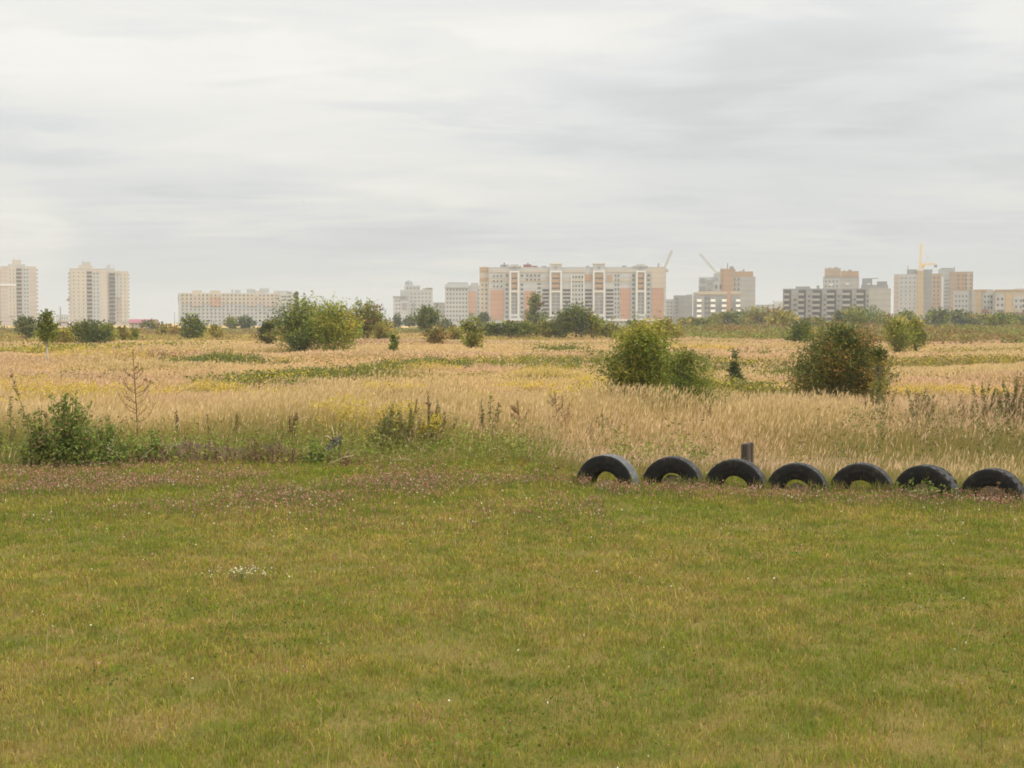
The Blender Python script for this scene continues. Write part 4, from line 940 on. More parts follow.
W_('dock_plant', 'tall dead brown dock with spreading bare branches at the left', 137, 455, 350, 44, 'dock', 'weed')
W_('dock_stalk', 'short dark brown dock spike right of the tall dead dock', 178, 448, 409, 8, 'stalk', 'weed', 2)
W_('dock_stalk', 'bent dark stalk leaning right above the brown bank', 210, 446, 414, 16, 'stalk', 'weed', 1)
W_('dock_stalk', 'thin dark stalks above the right part of the brown bank', 234, 446, 412, 20, 'stalk', 'weed', 3)
W_('dock_stalk', 'upright dark stalks at the right end of the brown bank', 289, 452, 413, 16, 'stalk', 'weed', 3)
W_('weed_stalk', 'thin leaning stalk near the left edge of the meadow', 14, 458, 398, 22, 'worm', 'weed', 6)
for px_w, top_w, lab_w in ((165, 443, 'dead brown weeds at the left end of the brown bank'), (196, 438, 'dead brown weeds on the left part of the brown bank'), (226, 437, 'dead brown weeds on the middle of the brown bank'), (254, 440, 'dead brown weeds on the right part of the brown bank'), (279, 437, 'darkest dead weeds at the right end of the brown bank')):
    W_('dead_weeds', lab_w, px_w, 465, top_w - 3, 48, 'rust', 'weed', 18)
W_('dead_weeds', 'pale dead weeds tangled around the right side of the leaning stump', 345, 468, 448, 34, 'rust', 'weed', 16)
W_('nettle_clump', 'green weeds crowding the left side of the leaning stump', 316, 464, 436, 34, 'nettle', 'weed', 22)
W_('nettle_clump', 'small dark weed clump left of the goldenrod', 377, 456, 428, 20, 'nettle', 'weed', 10)
W_('goldenrod_clump', 'tall goldenrod clump with yellow plumes among arching dark stalks', 411, 454, 402, 74, 'golden', 'weed', 84)
W_('wormwood', 'tall green wormwood on the left of the goldenrod clump', 393, 456, 402, 36, 'worm', 'weed', 26)
W_('dock_stalk', 'arching dark stalks over the goldenrod clump', 422, 452, 392, 40, 'stalk', 'weed', 5)
W_('wormwood', 'brownish upright wormwood right of the goldenrod clump', 449, 450, 402, 28, 'worm', 'weed', 12)
W_('wormwood', 'thin brown wormwood stems in the straw between goldenrod and dark dock', 487, 448, 396, 26, 'worm', 'weed', 8)
W_('dock_plant', 'low spreading dead dock in the straw centre', 521, 446, 401, 36, 'dock', 'weed')
W_('dock_plant', 'forked dark dead dock left above the leftmost tyre', 561, 440, 391, 30, 'dock', 'weed', 2)
W_('wormwood', 'low olive wormwood patch left above the tyres', 600, 446, 415, 40, 'worm', 'weed', 14)
W_('dock_stalk', 'dark thin stalks in the straw left of the wooden post', 705, 440, 404, 30, 'stalk', 'weed', 4)
W_('dock_stalk', 'dark thin stalks in the straw right of the wooden post', 792, 430, 398, 22, 'stalk', 'weed', 3)
W_('wormwood', 'tall olive wormwood column below the thin olive bush', 878, 436, 378, 22, 'worm', 'weed', 28)
W_('wormwood', 'tall brown green wormwood left in the right hand weed bank', 921, 440, 388, 32, 'worm', 'weed', 43)
W_('wormwood', 'olive wormwood in the middle of the right hand weed bank', 950, 440, 394, 36, 'worm', 'weed', 48)
W_('wormwood', 'tall dark wormwood group near the right edge', 982, 440, 382, 40, 'worm', 'weed', 62)
W_('wormwood', 'dark green wormwood at the right edge of the meadow', 1012, 443, 378, 40, 'worm', 'weed', 67)
W_('rust_sorrel', 'reddish sorrel cluster high at the right edge', 1018, 410, 370, 26, 'rust', 'weed', 16)
W_('nettle_clump', 'dark low nettle clump under the right hand weed bank', 1000, 452, 425, 34, 'nettle', 'weed', 16)
W_('nettle_clump', 'low green weed clump between straw and the middle tyres', 830, 440, 424, 60, 'nettle', 'weed', 20)
W_('nettle_clump', 'low green weeds under the brown green wormwood', 935, 446, 424, 50, 'nettle', 'weed', 20)
W_('rust_sorrel', 'brownish weeds hanging in the rightmost tyre', 992, 500, 481, 46, 'rust', 'weed', 22)
W_('nettle_clump', 'green weeds growing across the chunky treaded tyre hole', 930, 499, 479, 44, 'nettle', 'weed', 22)
W_('nettle_clump', 'thin weeds growing over the foot of the second tyre', 676, 490, 474, 46, 'worm', 'weed', 14)
W_('rust_sorrel', 'reddish stems crossing the hole of the leftmost tyre', 614, 489, 478, 22, 'rust', 'weed', 8)

# ------------------------------------------------------------------ lawn grass (nobody could count it)
def scatter(z0, z1, dens, wide=0.42, pad=1.2):
    """points in plan between two distances; dens(z) per square metre"""
    out_ = []
    zs = np.geomspace(z0, z1, 24)
    for a, c_ in zip(zs[:-1], zs[1:]):
        hw = wide * c_ + pad; n_ = int((c_ - a) * 2 * hw * dens((a + c_) / 2))
        out_.append(np.stack([rng.uniform(-hw, hw, n_), rng.uniform(a, c_, n_)], 1))
    return np.concatenate(out_)
G1 = np.array((0.134, 0.168, 0.014)); G2 = np.array((0.210, 0.206, 0.020)); G3 = np.array((0.36, 0.255, 0.075)); G4 = np.array((0.20, 0.11, 0.04))
def inside_tyre(x, y):
    bad = np.zeros(len(x), bool)
    for tx, ty, tr in tyre_pos:
        dx = x - tx; dy = y - ty; u = dx * math.cos(tr) + dy * math.sin(tr); v = -dx * math.sin(tr) + dy * math.cos(tr)
        bad |= (np.abs(v) < 0.17) & (np.abs(u) < 0.55)
    return bad
def edge_y(x):      # where mown lawn gives way to rough grass
    a_ = 28.2 + 1.1 * (fbm(x * 0.5 + 3, x * 0 + 5, 3) - 0.5) * 2 - 0.03 * np.abs(x)
    b_ = 26.0 - 0.265 * (x - 1.7) + 0.5 * (fbm(x * 0.9 + 3, x * 0 + 5, 3) - 0.5) * 2
    k_ = np.clip((x + 0.6) / 2.2, 0, 1); k_ = k_ * k_ * (3 - 2 * k_); return a_ * (1 - k_) + b_ * k_
Pq = scatter(7.4, 30, lambda z: 4200 * (9 / z) ** 1.25, 0.42, 2.6)
x, y = Pq[:, 0], Pq[:, 1]
tuft = np.clip(0.5 * fbm(x * 2.6, y * 2.6, 3) + 0.5 * fbm(x * 7.0 + 3, y * 4.5 + 8, 2) * 1.0, 0, 1); hollow = fbm(x * 1.7 + 55, y * 1.2 + 21, 3); keep = (rng.random(len(x)) < (0.25 + 1.4 * tuft) * np.where(hollow < 0.31, 0.55, 1.0)) & (~inside_tyre(x, y)) & (y < edge_y(x) + 1.2)
x, y, tuft = x[keep], y[keep], tuft[keep]; n_ = len(x)
dry = fbm(x * 0.55 + 31, y * 0.42 + 7, 4); fine = fbm(x * 3.1 + 5, y * 3.1 + 77, 3)
dryness = np.clip((dry - 0.46) * 1.7 + 0.34 + (fine - 0.5) * 1.9 + 0.10 * np.clip((14 - y) / 5, 0, 1) - 0.15 * np.clip((y - 20) / 5, 0, 1), 0, 1)
pick = rng.random(n_)
colb = lerp(np.tile(G1, (n_, 1)), np.tile(G2, (n_, 1)), np.clip(dryness * 1.2 + rng.normal(0, 0.25, n_), 0, 1))
st_ = pick < 0.05 + 0.26 * dryness; colb[st_] = jit(G3, st_.sum(), 0.25)
br = (pick > 0.93 - 0.16 * dryness); colb[br] = jit(G4, br.sum(), 0.3)
colb *= 1.27 * rng.uniform(0.6, 1.35, (n_, 1)) * (0.78 + 0.44 * fbm(x * 4.0 + 33, y * 3.0 + 12, 2))[:, None]
wdt = (0.0032 + 0.00036 * np.maximum(0, y - 8)) * rng.uniform(0.7, 1.4, n_)
hgt_b = (0.012 + 0.066 * tuft) * rng.uniform(0.6, 1.5, n_) * (1 + 0.5 * np.clip((y - 19) / 8, 0, 1))
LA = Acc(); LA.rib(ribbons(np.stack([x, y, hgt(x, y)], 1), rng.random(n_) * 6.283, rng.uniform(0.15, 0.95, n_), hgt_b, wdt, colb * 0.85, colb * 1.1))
# scattered taller bents
Pq = scatter(7.6, 28, lambda z: 12 * (9 / z)); x, y = Pq[:, 0], Pq[:, 1]; dd = fbm(x * 0.7 + 31, y * 0.5 + 7, 3); kp = rng.random(len(x)) < np.clip((dd - 0.35) * 3, 0.08, 1); x, y = x[kp], y[kp]; n_ = len(x)
cb = jit((0.42, 0.33, 0.14), n_, 0.25)
LA.rib(ribbons(np.stack([x, y, hgt(x, y)], 1), rng.random(n_) * 6.283, rng.uniform(0.1, 0.7, n_), rng.uniform(0.10, 0.30, n_), 0.0028 + 0.00018 * y, cb, cb))
# longer uncut tufts against the tyres
for tx, ty, tr in tyre_pos:
    m_ = 900; u = rng.uniform(-0.68, 0.68, m_); sd = np.where(rng.random(m_) < 0.62, -1, 1); v = sd * (0.16 + np.abs(rng.normal(0, 0.10, m_)))
    kp = (rng.random(m_) < np.clip(fbm(u * 3 + tx * 2, v * 2 + ty, 2) * 2.6 - 0.5, 0.15, 1)) & ((np.abs(u) > 0.24) | (rng.random(m_) < 0.25)); u, v = u[kp], v[kp]; m_ = len(u)
    x = tx + u * math.cos(tr) - v * math.sin(tr); y = ty + u * math.sin(tr) + v * math.cos(tr)
    cb = lerp(np.tile(G1, (m_, 1)), np.tile(np.array((0.34, 0.25, 0.10)), (m_, 1)), np.clip(rng.normal(0.35, 0.35, m_), 0, 1)) * rng.uniform(0.7, 1.2, (m_, 1))
    LA.rib(ribbons(np.stack([x, y, hgt(x, y)], 1), rng.random(m_) * 6.283, rng.uniform(0.05, 0.6, m_), rng.uniform(0.07, 0.30, m_) * rng.uniform(0.6, 1, m_), 0.011 * rng.uniform(0.7, 1.3, m_), cb * 0.9, cb))
# broad low leaves: clover and plantain patches
Pq = scatter(7.6, 28, lambda z: 190 * (9 / z)); x, y = Pq[:, 0], Pq[:, 1]; cl = fbm(x * 0.9 + 71, y * 0.7 + 3, 3); kp = (rng.random(len(x)) < np.clip((cl - 0.5) * 5, 0.02, 1)); x, y = x[kp], y[kp]; n_ = len(x)
LA.quad(leaf_quads(np.stack([x, y, hgt(x, y) + rng.uniform(0.02, 0.07, n_)], 1), 0.028, jit((0.105, 0.15, 0.020), n_, 0.3), up=0, aspect=0.8))
tag(LA.obj('lawn_grass', M_BLADE), kind='stuff')

# flowers in the lawn
CL = Acc()
Pq = scatter(9, 29, lambda z: 230); x, y = Pq[:, 0], Pq[:, 1]; px_, py_ = to_px(x, y)
band = np.exp(-((y - (23.6 - 0.12 * x)) / 2.9) ** 2)
cl = fbm(x * 0.55 + 11, y * 0.8 + 40, 4)
dens = band * np.clip((cl - 0.38) * 5.0, 0, 1) * 1.25 + 0.009
dens *= np.where((x > -1.2) & (x < 1.2), 0.55, 1.0); dens = np.where(x > 1.4, np.exp(-((y - (23.6 - 0.22 * (x - 2))) / 0.75) ** 2) * 0.9 + 0.004, dens)
kp = (rng.random(len(x)) < dens) & (~inside_tyre(x, y)); x, y = x[kp], y[kp]; n_ = len(x)
hh = rng.uniform(0.09, 0.19, n_); base = np.stack([x, y, hgt(x, y)], 1)
tint = jit((0.44, 0.222, 0.178), n_, 0.3, 0.10); bb = rng.random(n_) < 0.58; tint[bb] = jit((0.29, 0.145, 0.09), bb.sum(), 0.3); ww = rng.random(n_) < 0.05; tint[ww] = jit((0.55, 0.48, 0.36), ww.sum(), 0.1)
CL.rib(ribbons(base, rng.random(n_) * 6.283, rng.uniform(0.05, 0.3, n_), hh, 0.007, jit((0.12, 0.13, 0.04), n_), jit((0.14, 0.13, 0.05), n_)))
for r_ in range(3): CL.quad(leaf_quads(base + np.stack([0 * hh, 0 * hh, hh], 1) + rng.normal(0, 0.004, (n_, 3)), 0.016 + 0.0003 * y, tint, aspect=0.9))
tag(CL.obj('clover_flowers', M_FLOWER), kind='stuff')
WF = Acc()
Pq = scatter(8.5, 29, lambda z: 2.6); x, y = Pq[:, 0], Pq[:, 1]
kp = rng.random(len(x)) < 0.25 + 0.75 * np.exp(-((y - 23) / 4) ** 2); x, y = x[kp], y[kp]
cxy = gpt(243, 583); x = np.concatenate([x, rng.normal(cxy[0], 0.26, 46), rng.normal(cxy[0], 0.10, 26)]); y = np.concatenate([y, rng.normal(cxy[1], 0.16, 46), rng.normal(cxy[1] + 0.1, 0.08, 26)])
n_ = len(x); kp = ~inside_tyre(x, y); x, y = x[kp], y[kp]; n_ = len(x); hh = rng.uniform(0.07, 0.16, n_); base = np.stack([x, y, hgt(x, y)], 1)
WF.rib(ribbons(base, rng.random(n_) * 6.283, rng.uniform(0.05, 0.3, n_), hh, 0.006, jit((0.1, 0.12, 0.04), n_), jit((0.12, 0.13, 0.05), n_)))
for r_ in range(2): WF.quad(leaf_quads(base + np.stack([0 * hh, 0 * hh, hh], 1), 0.019, jit((0.70, 0.67, 0.50), n_, 0.2, 0.03), up=0, aspect=0.9))
tag(WF.obj('white_flowers', M_FLOWER), kind='stuff')

# ------------------------------------------------------------------ rough meadow
STR = np.array((0.565, 0.41, 0.185)); PNK = np.array((0.555, 0.37, 0.21)); OLG = np.array((0.23, 0.205, 0.042)); GRS = np.array((0.13, 0.155, 0.030)); GLD = np.array((0.50, 0.36, 0.05)); RST = np.array((0.32, 0.165, 0.07))
STRIPS = []   # plan patches: (x, y, half width, half depth, tilt, kind)
def strip(px, py, wpx, dpx, kind, tilt=0.0):
    x, Y = gpt(px, py); x *= 0.85; Y *= 0.85; STRIPS.append((x, Y, wpx / 2 * Y / F, max(0.5, dpx / 2 * Y * Y / (F * EYE)), tilt, kind))
for a in ((340, 374, 190, 4, 'green', 0.25), (420, 364, 120, 3, 'green', 0.2), (222, 360, 62, 4, 'green'), (560, 362, 110, 4, 'green'), (560, 349, 70, 3, 'green'), (790, 371, 90, 4, 'green'), (720, 368, 60, 3, 'green'),
          (990, 350, 120, 3, 'olive'), (930, 362, 120, 4, 'olive'), (760, 352, 60, 3, 'green'), (450, 372, 200, 4, 'olive'), (150, 366, 130, 4, 'olive'), (60, 372, 150, 6, 'olive'), (620, 385, 90, 6, 'olive'), (160, 352, 60, 2, 'rust'), (770, 390, 110, 8, 'olive'), (700, 400, 100, 6, 'olive'),
          (270, 394, 110, 3, 'gold'), (215, 388, 60, 3, 'gold'), (430, 368, 60, 2, 'gold'), (545, 373, 60, 3, 'gold'), (590, 379, 34, 2, 'gold'), (480, 402, 36, 3, 'gold'), (570, 410, 60, 3, 'gold'), (345, 428, 60, 3, 'gold'), (410, 422, 36, 2, 'gold'), (930, 390, 80, 4, 'gold'), (985, 392, 60, 3, 'gold'), (80, 404, 120, 5, 'gold'), (35, 392, 120, 5, 'gold'), (165, 392, 40, 2, 'gold'), (390, 386, 70, 3, 'gold'), (530, 385, 60, 2, 'gold'), (100, 358, 120, 3, 'gold'), (40, 350, 90, 2, 'gold'), (700, 348, 60, 1.5, 'gold'), (885, 335, 60, 1, 'gold'),
          (800, 333, 400, 4, 'rust'), (930, 335, 260, 5, 'rust'), (680, 334, 120, 2, 'rust'), (390, 343, 90, 2, 'rust')):
    strip(*a)
def patch(x, y, kind):
    v = np.zeros(len(x))
    for sx, sy, hw, hd, tl, k_ in STRIPS:
        if k_ != kind: continue
        dx = (x - sx) / hw; dy = (y - sy - tl * (x - sx)) / hd
        v = np.maximum(v, np.exp(-np.abs(dx) ** 3) * np.exp(-np.abs(dy) ** 3))
    return v * np.clip(0.35 + 1.3 * fbm(x * 1.3 / np.maximum(1, y / 60) + 13, y * 0.8 / np.maximum(1, y / 60), 3), 0, 1)
def meadow_field(x, y):
    s = np.maximum(1.0, y / 70)
    big = fbm(x * 0.035 + 4, y * 0.06 + 9, 4); med = fbm(x * 0.35 / s + 40, y * 0.28 / s + 20, 3)
    pinky = np.clip((fbm(x * 0.05 + 60, y * 0.08 + 33, 3) - 0.4) * 4, 0, 1)
    bandn = fbm(x * 0.03 + 14, y * 0.13 * 60 / np.maximum(60, y) + 3, 4)
    green = np.clip((big - 0.47) * 3.2 + (bandn - 0.475) * 6.5 + (med - 0.5) * 1.6, 0, 1)
    return big, med, pinky, green
MD = Acc(); HD = Acc(); GD = Acc()
def meadow(z0, z1, dens, hmin, hmax, wbase, head, seedoff):
    Pq = scatter(z0, z1, dens, 0.42, 2.0); x, y = Pq[:, 0], Pq[:, 1]
    ey = edge_y(x); kp = (y > ey + rng.random(len(x)) * 1.0) & ~inside_tyre(x, y); x, y, ey = x[kp], y[kp], ey[kp]
    big, med, pinky, green = meadow_field(x, y)
    gs = patch(x, y, 'green'); os_ = patch(x, y, 'olive'); gl = patch(x, y, 'gold'); ru = patch(x, y, 'rust')
    n_ = len(x)
    near = np.clip(1 - (y - ey) / 7.5, 0, 1); left = np.clip((1.5 - x) / 3, 0, 1)
    hump = np.exp(-((y - ey - 6.0) / 2.6) ** 2) * np.clip((x - 5) / 2, 0, 1)
    green = np.clip(green * (0.35 + 0.5 * np.clip((y - 42) / 8, 0, 1)) + near * 1.0 * left + near * 0.35 * (1 - left) + hump * 0.7, 0, 1)
    top = lerp(np.tile(STR, (n_, 1)), np.tile(PNK, (n_, 1)), np.clip(pinky * 0.75 + rng.normal(0, 0.2, n_), 0, 1))
    ygn = np.clip((fbm(x * 0.045 + 80, y * 0.09 + 50, 4) - 0.47) * 5, 0, 1) * np.clip((y - 36) / 8, 0, 1); top = lerp(top, np.tile(np.array((0.36, 0.30, 0.075)), (n_, 1)), ygn * 0.75)
    g_ = np.clip(green + rng.normal(0, 0.22, n_), 0, 1); top = lerp(top, np.tile(OLG, (n_, 1)), g_ * 0.85)
    top = lerp(top, np.tile(GRS, (n_, 1)), np.clip(gs * 1.5 + rng.normal(0, 0.1, n_) * (gs > 0.05), 0, 1)); top = lerp(top, np.tile(OLG, (n_, 1)), np.clip(os_ * 1.5, 0, 0.95))
    top = lerp(top, np.tile(RST, (n_, 1)), np.clip(ru * 1.2 + rng.normal(0, 0.2, n_) * (ru > 0.1), 0, 0.9))
    top *= rng.uniform(0.75, 1.2, (n_, 1))
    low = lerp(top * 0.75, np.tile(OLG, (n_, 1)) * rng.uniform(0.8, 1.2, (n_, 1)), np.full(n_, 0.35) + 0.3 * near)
    hm = hmin + (hmax - hmin) * rng.random(n_) ** 0.8
    grow = np.where(x > 1.0, np.clip((y - ey) / 10.5, 0.30, 1), np.clip((y - ey) / 4.2, 0.30, 1))
    short = np.clip((y - 37) / 6 + (fbm(x * 0.12 + 30, y * 0.0 + 3, 2) - 0.5) * 1.2, 0, 1) * np.clip((y - 34) / 3, 0, 1); hm = hm * (1 - 0.56 * short * (1.1 - 0.9 * np.clip((big - 0.45) * 4, 0, 1))) * (1 + 0.8 * short * np.maximum(gl, gs))
    hm = hm * grow * (0.5 + 1.0 * med) * (1 - 0.30 * np.clip(green, 0, 1) * (y > 40)) * (1 + 0.25 * gs + 0.15 * ru)
    wd = wbase(y) * rng.uniform(0.6, 1.4, n_)
    az = rng.normal(0.3, 1.1, n_); lean = np.abs(rng.normal(0.18, 0.16, n_)).clip(0.02, 0.8)
    base = np.stack([x, y, hgt(x, y)], 1)
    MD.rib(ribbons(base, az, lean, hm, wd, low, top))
    if head:      # seed heads: a feathery spindle at the top of the dry stems
        kp = (rng.random(n_) < 0.75) & (g_ < 0.75) & (gs < 0.4)
        b_ = base[kp]; h_ = hm[kp]; a_ = az[kp]; l_ = lean[kp]; zt = h_ * np.sqrt(np.clip(1 - l_ ** 2 * 0.6, 0.15, 1))
        tip = b_ + np.stack([np.cos(a_) * l_ * h_, np.sin(a_) * l_ * h_, zt], 1)
        m_ = len(b_); hl = 0.13 * rng.uniform(0.7, 1.4, m_); hw = wd[kp] * 2.3
        dirv = np.stack([np.cos(a_) * (l_ + 0.25), np.sin(a_) * (l_ + 0.25), np.ones(m_)], 1); dirv /= np.linalg.norm(dirv, axis=1)[:, None]
        fa = rng.random(m_) * 6.283; e = np.stack([np.cos(fa), np.sin(fa), 0 * fa], 1)
        p0 = tip - dirv * hl[:, None] * 0.6; p1 = tip + dirv * hl[:, None] * 0.55; pm = tip - dirv * hl[:, None] * 0.1
        V = np.stack([p0, pm + e * hw[:, None] * 0.5, p1, pm - e * hw[:, None] * 0.5], 1).reshape(-1, 3)
        hc = lerp(np.tile(np.array((0.57, 0.42, 0.205)), (m_, 1)), np.tile(np.array((0.565, 0.38, 0.235)), (m_, 1)), pinky[kp]) * rng.uniform(0.75, 1.2, (m_, 1))
        HD.quad((V, np.arange(m_ * 4).reshape(m_, 4), np.repeat(hc[:, None], 4, 1).reshape(-1, 3)))
    # goldenrod plumes
    kp = rng.random(n_) < gl * 0.55
    b_ = base[kp]; m_ = len(b_); h_ = np.maximum(hm[kp], 0.45) * 1.02; k_ = wbase(b_[:, 1])
    for r_ in range(7):
        pp = b_ + np.stack([0 * h_, 0 * h_, h_], 1) + rng.normal(0, 1, (m_, 3)) * (0.05 + k_ * 0.8)[:, None] * [1, 1, 0.8]
        GD.quad(leaf_quads(pp, np.maximum(0.06, k_ * 1.9), jit(np.array((0.52, 0.40, 0.045)), m_, 0.3, 0.12)))
meadow(23.2, 48, lambda z: 190, 0.45, 1.0, lambda y: 0.0075 + 0.00022 * (y - 27), True, 1)
meadow(48, 85, lambda z: 55, 0.5, 1.0, lambda y: 0.013 + 0.0004 * (y - 48), True, 2)
meadow(85, 190, lambda z: 13, 0.5, 1.0, lambda y: 0.045 + 0.0006 * (y - 85), True, 3)
meadow(190, 620, lambda z: 1.15, 0.5, 1.0, lambda y: 0.22 + 0.0009 * (y - 190), False, 4)
# green undergrowth at the lawn edge
Pq = scatter(26.5, 37, lambda z: 420, 0.42, 1.5); x, y = Pq[:, 0], Pq[:, 1]; ey = edge_y(x); q = (y - ey)
dn = np.exp(-((q - 1.9) / 2.0) ** 2) * np.clip((2.5 - x) / 3, 0.12, 1) * np.clip(fbm(x * 0.8, y * 0.8, 3) * 2.4 - 0.35, 0, 1)
kp = (rng.random(len(x)) < dn) & ~inside_tyre(x, y); x, y = x[kp], y[kp]; n_ = len(x)
MD.quad(leaf_quads(np.stack([x, y, hgt(x, y) + rng.uniform(0.02, 0.42, n_)], 1), 0.065, jit((0.17, 0.205, 0.030), n_, 0.35, 0.12), aspect=0.35))
tag(MD.obj('meadow_grass', M_BLADE), kind='stuff')
tag(HD.obj('grass_seed_heads', M_BLADE), kind='stuff')
tag(GD.obj('goldenrod', M_FLOWER), kind='stuff')
# leafy weeds in bands and scattered clumps through the meadow
LW = Acc()
def clumps(x, y, hh, rad, col, nq, size, topcol=None):
    m_ = len(x); z0_ = hgt(x, y)
    for r_ in range(nq):
        zz = hh * rng.uniform(0.08, 1.0, m_); p = np.stack([x + rng.normal(0, 1, m_) * rad, y + rng.normal(0, 1, m_) * rad, z0_ + zz], 1)
        c_ = col * rng.uniform(0.7, 1.3, (m_, 1))
        if topcol is not None:
            tp_ = zz > 0.6 * hh; c_[tp_] = topcol * rng.uniform(0.6, 1.2, (tp_.sum(), 1))
        LW.quad(leaf_quads(p, size, c_, aspect=0.5))
for sx, sy, hw, hd, tl, k_ in STRIPS:
    if k_ == 'rust': continue
    hd_ = min(hd, 0.05 * sy + 1); ar = 4 * hw * hd_; m_ = int(min(1400, ar * (7 if sy < 60 else 3.2 if sy < 110 else 1.1)))
    m_ = int(m_ * (2.0 if k_ == 'gold' else 1.0)); u = rng.uniform(-1, 1, m_); v = rng.normal(0, 0.45, m_); x = sx + u * hw; y = sy + v * hd_ + tl * u * hw * 1.0
    kp = rng.random(m_) < (1 - np.abs(u) ** 3) * np.clip(fbm(x * 0.5 * 60 / sy + 5, y * 0.3 + 8, 3) * 3 - 0.65, 0, 1); x, y = x[kp], y[kp]; m_ = len(x)
    sc_ = max(1.0, sy / 75)
    hh = rng.uniform(0.35, 0.75, m_) * (1.0 if k_ != 'olive' else 0.8) * min(1.5, sc_ ** 0.5); rad = 0.14 * sc_ * np.ones(m_)
    if k_ == 'green': clumps(x, y, hh, rad, jit((0.135, 0.15, 0.034), m_, 0.25), 16, 0.13 * sc_)
    elif k_ == 'olive': clumps(x, y, hh, rad, jit((0.22, 0.195, 0.045), m_, 0.25), 12, 0.11 * sc_)
    else: clumps(x, y, hh, rad, jit((0.20, 0.20, 0.04), m_, 0.25), 13, 0.085 * sc_, np.array((0.52, 0.40, 0.045)))
# long ditch-side lines of rank green growth that cross the meadow at a slant
for pts_, wd_, cols_, dn_ in ((((225, 384), (281, 379), (348, 373), (430, 366), (452, 363)), 1.5, (0.15, 0.16, 0.034), 1500), (((190, 363), (219, 361), (262, 361)), 2.2, (0.12, 0.145, 0.036), 420), (((478, 362), (530, 363), (575, 371)), 2.0, (0.18, 0.185, 0.036), 480), (((600, 356), (660, 357), (715, 364), (790, 366)), 2.0, (0.15, 0.15, 0.04), 560), (((0, 352), (90, 350), (190, 347)), 3.0, (0.21, 0.20, 0.042), 620), (((890, 366), (960, 362), (1040, 362)), 2.0, (0.21, 0.18, 0.045), 520), (((660, 384), (720, 389), (790, 392)), 1.6, (0.19, 0.175, 0.04), 700), (((130, 358), (200, 357)), 2.0, (0.24, 0.13, 0.06), 240)):
    gp = np.array([gpt(a_, b_) for a_, b_ in pts_]) * 0.87
    tt = rng.random(dn_) * (len(gp) - 1); i_ = tt.astype(int); f_ = (tt - i_)[:, None]; p = gp[i_] * (1 - f_) + gp[i_ + 1] * f_
    x = p[:, 0] + rng.normal(0, wd_ * 0.6, dn_); y = p[:, 1] + rng.normal(0, wd_, dn_)
    kp = rng.random(dn_) < np.clip(fbm(x * 0.5 + 9, y * 0.25 + 4, 3) * 3.4 - 0.8, 0.1, 1); x, y = x[kp], y[kp]; m_ = len(x); sc_ = np.maximum(1, y / 75)
    hh = rng.uniform(0.35, 0.85, m_) * sc_ ** 0.4; cc = jit(cols_, m_, 0.3); yl = rng.random(m_) < 0.22
    clumps(x[~yl], y[~yl], hh[~yl], 0.16 * sc_[~yl], cc[~yl], 16, 0.14 * sc_[~yl])
    if yl.any(): clumps(x[yl], y[yl], hh[yl], 0.16 * sc_[yl], cc[yl], 16, 0.12 * sc_[yl], np.array((0.52, 0.40, 0.04)))
Pq = scatter(40, 260, lambda z: 0.55 * (60 / z) ** 1.2, 0.42, 4); x, y = Pq[:, 0], Pq[:, 1]
kp = rng.random(len(x)) < np.clip(fbm(x * 0.06 + 3, y * 0.10 + 12, 3) * 4.2 - 2.0, 0, 1); x, y = x[kp], y[kp]; m_ = len(x)
cc = jit((0.19, 0.18, 0.045), m_, 0.3); sel = rng.random(m_); a_ = sel < 0.3; cc[a_] = jit((0.24, 0.14, 0.065), a_.sum(), 0.25); a_ = sel > 0.75; cc[a_] = jit((0.30, 0.26, 0.04), a_.sum(), 0.25)
clumps(x, y, rng.uniform(0.3, 0.7, m_), 0.12 + 0.002 * y, cc, 13, np.maximum(0.08, 0.0022 * y))
x = np.concatenate([rng.uniform(-15, 1.0, 1500), rng.uniform(1.0, 4, 120)]); q = rng.normal(2.3, 1.3, len(x)); y = edge_y(x) + q
kp = (q > -0.2) & (rng.random(len(x)) < np.clip(fbm(x * 0.7 + 3, y * 0.6 + 5, 3) * 3.2 - 0.9, 0, 1)); x, y = x[kp], y[kp]; m_ = len(x)
cc = jit((0.215, 0.235, 0.040), m_, 0.3); a_ = rng.random(m_) < 0.25; cc[a_] = jit((0.22, 0.19, 0.06), a_.sum(), 0.3)
clumps(x, y, 0.18 + 0.75 * rng.random(m_) ** 2.2, np.full(m_, 0.07), cc, 22, 0.07)
x = rng.uniform(3.5, 16, 900); q = rng.normal(7.6, 2.2, len(x)); y = edge_y(x) + q; pxx, pyy = to_px(x, y)
kp = (q > 2) & (rng.random(len(x)) < np.clip(fbm(x * 0.6 + 30, y * 0.4 + 5, 3) * 3.2 - 1.1, 0, 1) * np.clip((pxx - 760) / 120, 0.1, 1)); x, y = x[kp], y[kp]; m_ = len(x)
cc = jit((0.14, 0.145, 0.042), m_, 0.3); a_ = rng.random(m_) < 0.3; cc[a_] = jit((0.21, 0.14, 0.06), a_.sum(), 0.3)
clumps(x, y, 0.25 + 0.75 * rng.random(m_) ** 1.5, np.full(m_, 0.08), cc, 26, 0.07)
tag(LW.obj('meadow_weeds', M_LEAF), kind='stuff')
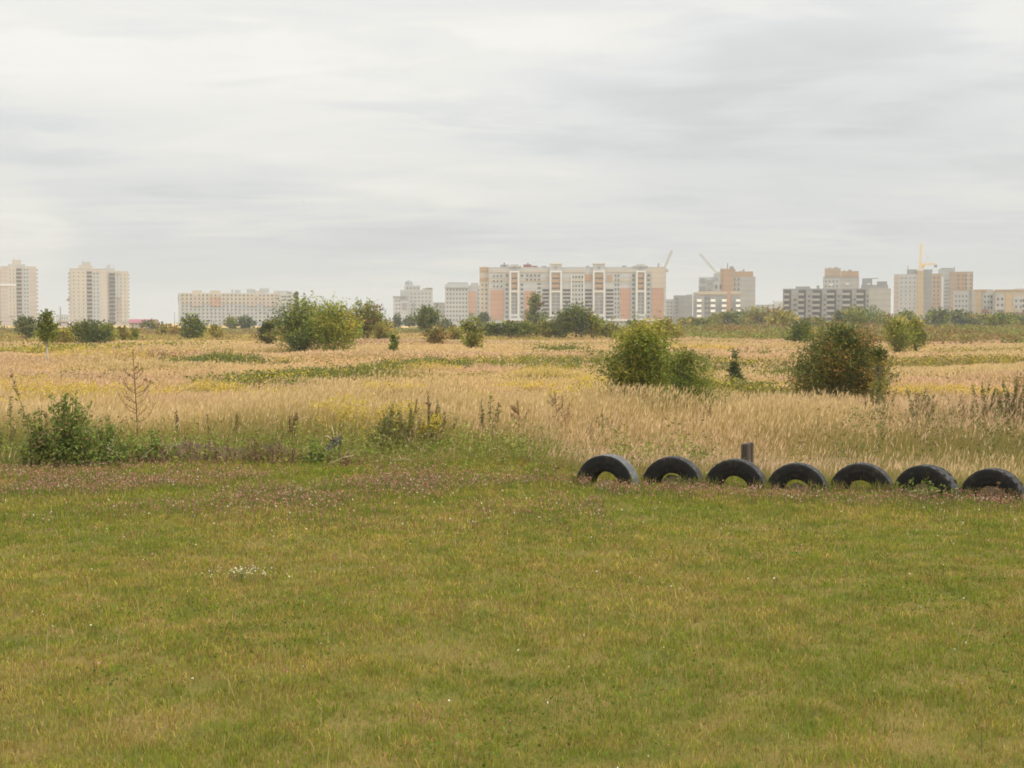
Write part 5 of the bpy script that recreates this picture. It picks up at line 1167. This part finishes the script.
# far weedy scrub towards the town: leafy brown and olive clumps about as high as a person
FW = Acc()
Pq = scatter(165, 560, lambda z: 0.55, 0.42, 4); x, y = Pq[:, 0], Pq[:, 1]; px_, py_ = to_px(x, y)
right = np.clip((px_ - 600) / 60, 0, 1)
start = np.where(px_ > 850, 150, np.where(px_ > 600, 195, 300))
dn = np.clip((y - start) / 50, 0, 1) * np.clip(fbm(x * 0.03 + 8, y * 0.02 + 2, 3) * 3 - 0.9 + 0.7 * right, 0, 1)
kp = rng.random(len(x)) < dn; x, y, right = x[kp], y[kp], right[kp]; n_ = len(x); sel = fbm(x * 0.03 + 90, y * 0.03, 3) + rng.normal(0, 0.08, n_)
cc = jit((0.22, 0.145, 0.055), n_, 0.25); a_ = sel > 0.48; cc[a_] = jit((0.185, 0.19, 0.045), a_.sum(), 0.25)
rr_ = (0.8 + 0.65 * right) * (0.35 + 1.5 * fbm(x * 0.12 + 4, y * 0.05, 3) ** 1.5 * 1.4) * rng.uniform(0.8, 1.2, n_) * np.clip(0.5 + (y - 160) / 200, 0.55, 1.0) * np.clip(1.7 - y / 400, 0.5, 1)
for r_ in range(11):
    FW.quad(leaf_quads(np.stack([x + rng.normal(0, 0.55, n_), y + rng.normal(0, 0.55, n_), rr_ * rng.uniform(0.05, 1.1, n_)], 1), 0.5, cc * rng.uniform(0.75, 1.25, (n_, 1)), aspect=0.6))
tag(FW.obj('weedy_scrub', M_LEAF), kind='stuff')

# ------------------------------------------------------------------ two distant birds
M_BIRD = paint('dark feathers', (0.05, 0.05, 0.05), 0.8, 0.1, 3)
def bird(label, px, py, Y, s, rz):
    p = dist_pt(px, py, Y)
    V = []; Q = []; Tr = []
    prof = [(-0.5, 0.01), (-0.35, 0.05), (-0.1, 0.085), (0.15, 0.08), (0.32, 0.05), (0.42, 0.045), (0.52, 0.008)]; K = 8
    for a, r_ in prof:
        for j in range(K): V.append((a, r_ * math.cos(2 * math.pi * j / K), r_ * math.sin(2 * math.pi * j / K)))
    for i in range(len(prof) - 1):
        for j in range(K): Q.append((i * K + j, i * K + (j + 1) % K, (i + 1) * K + (j + 1) % K, (i + 1) * K + j))
    me = np_mesh('body', np.array(V) * s, [np.array(Q)], smooth=True)
    rt = empty('bird', p, rz); tag(rt, label, 'bird'); link('body', me, M_BIRD, rt)
    for sg in (-1, 1):
        o_ = [(0.2, 0.05, 0.03), (0.28, 0.55, 0.22), (-0.05, 1.05, 0.12), (-0.02, 0.55, 0.2), (-0.12, 0.05, 0.03)]
        Vw = [(a, sg * b_, c_) for a, b_, c_ in o_] + [(a, sg * b_, c_ + 0.02) for a, b_, c_ in o_]
        fq = [(i, (i + 1) % 5, (i + 1) % 5 + 5, i + 5) for i in range(5)] + [(0, 1, 3, 4), (5, 6, 8, 9)]; ft = [(1, 2, 3), (6, 7, 8)]
        link('wing', np_mesh('wing', np.array(Vw) * s, [np.array(fq), np.array(ft)]), M_BIRD, rt)
bird('tiny dark bird high in the sky left of centre', 303, 201.5, 170, 0.2, 0.6)
bird('tiny dark bird low in the sky above the domed building', 374.7, 270, 230, 0.2, -0.4)

# ------------------------------------------------------------------ haze over the field
hz_o = link('haze', boxes_mesh('haze', [(-2600, 2600, -80, 3100, -1.2, 62)]))
hm_ = bpy.data.materials.new('haze air'); hm_.use_nodes = True; t = hm_.node_tree; t.nodes.clear()
o_ = t.nodes.new('ShaderNodeOutputMaterial'); pv = t.nodes.new('ShaderNodeVolumePrincipled')
pv.inputs['Color'].default_value = (0.60, 0.655, 0.70, 1); pv.inputs['Density'].default_value = 0.00026; pv.inputs['Anisotropy'].default_value = 0.0
t.links.new(pv.outputs[0], o_.inputs['Volume']); hz_o.data.materials.append(hm_); tag(hz_o, kind='stuff')
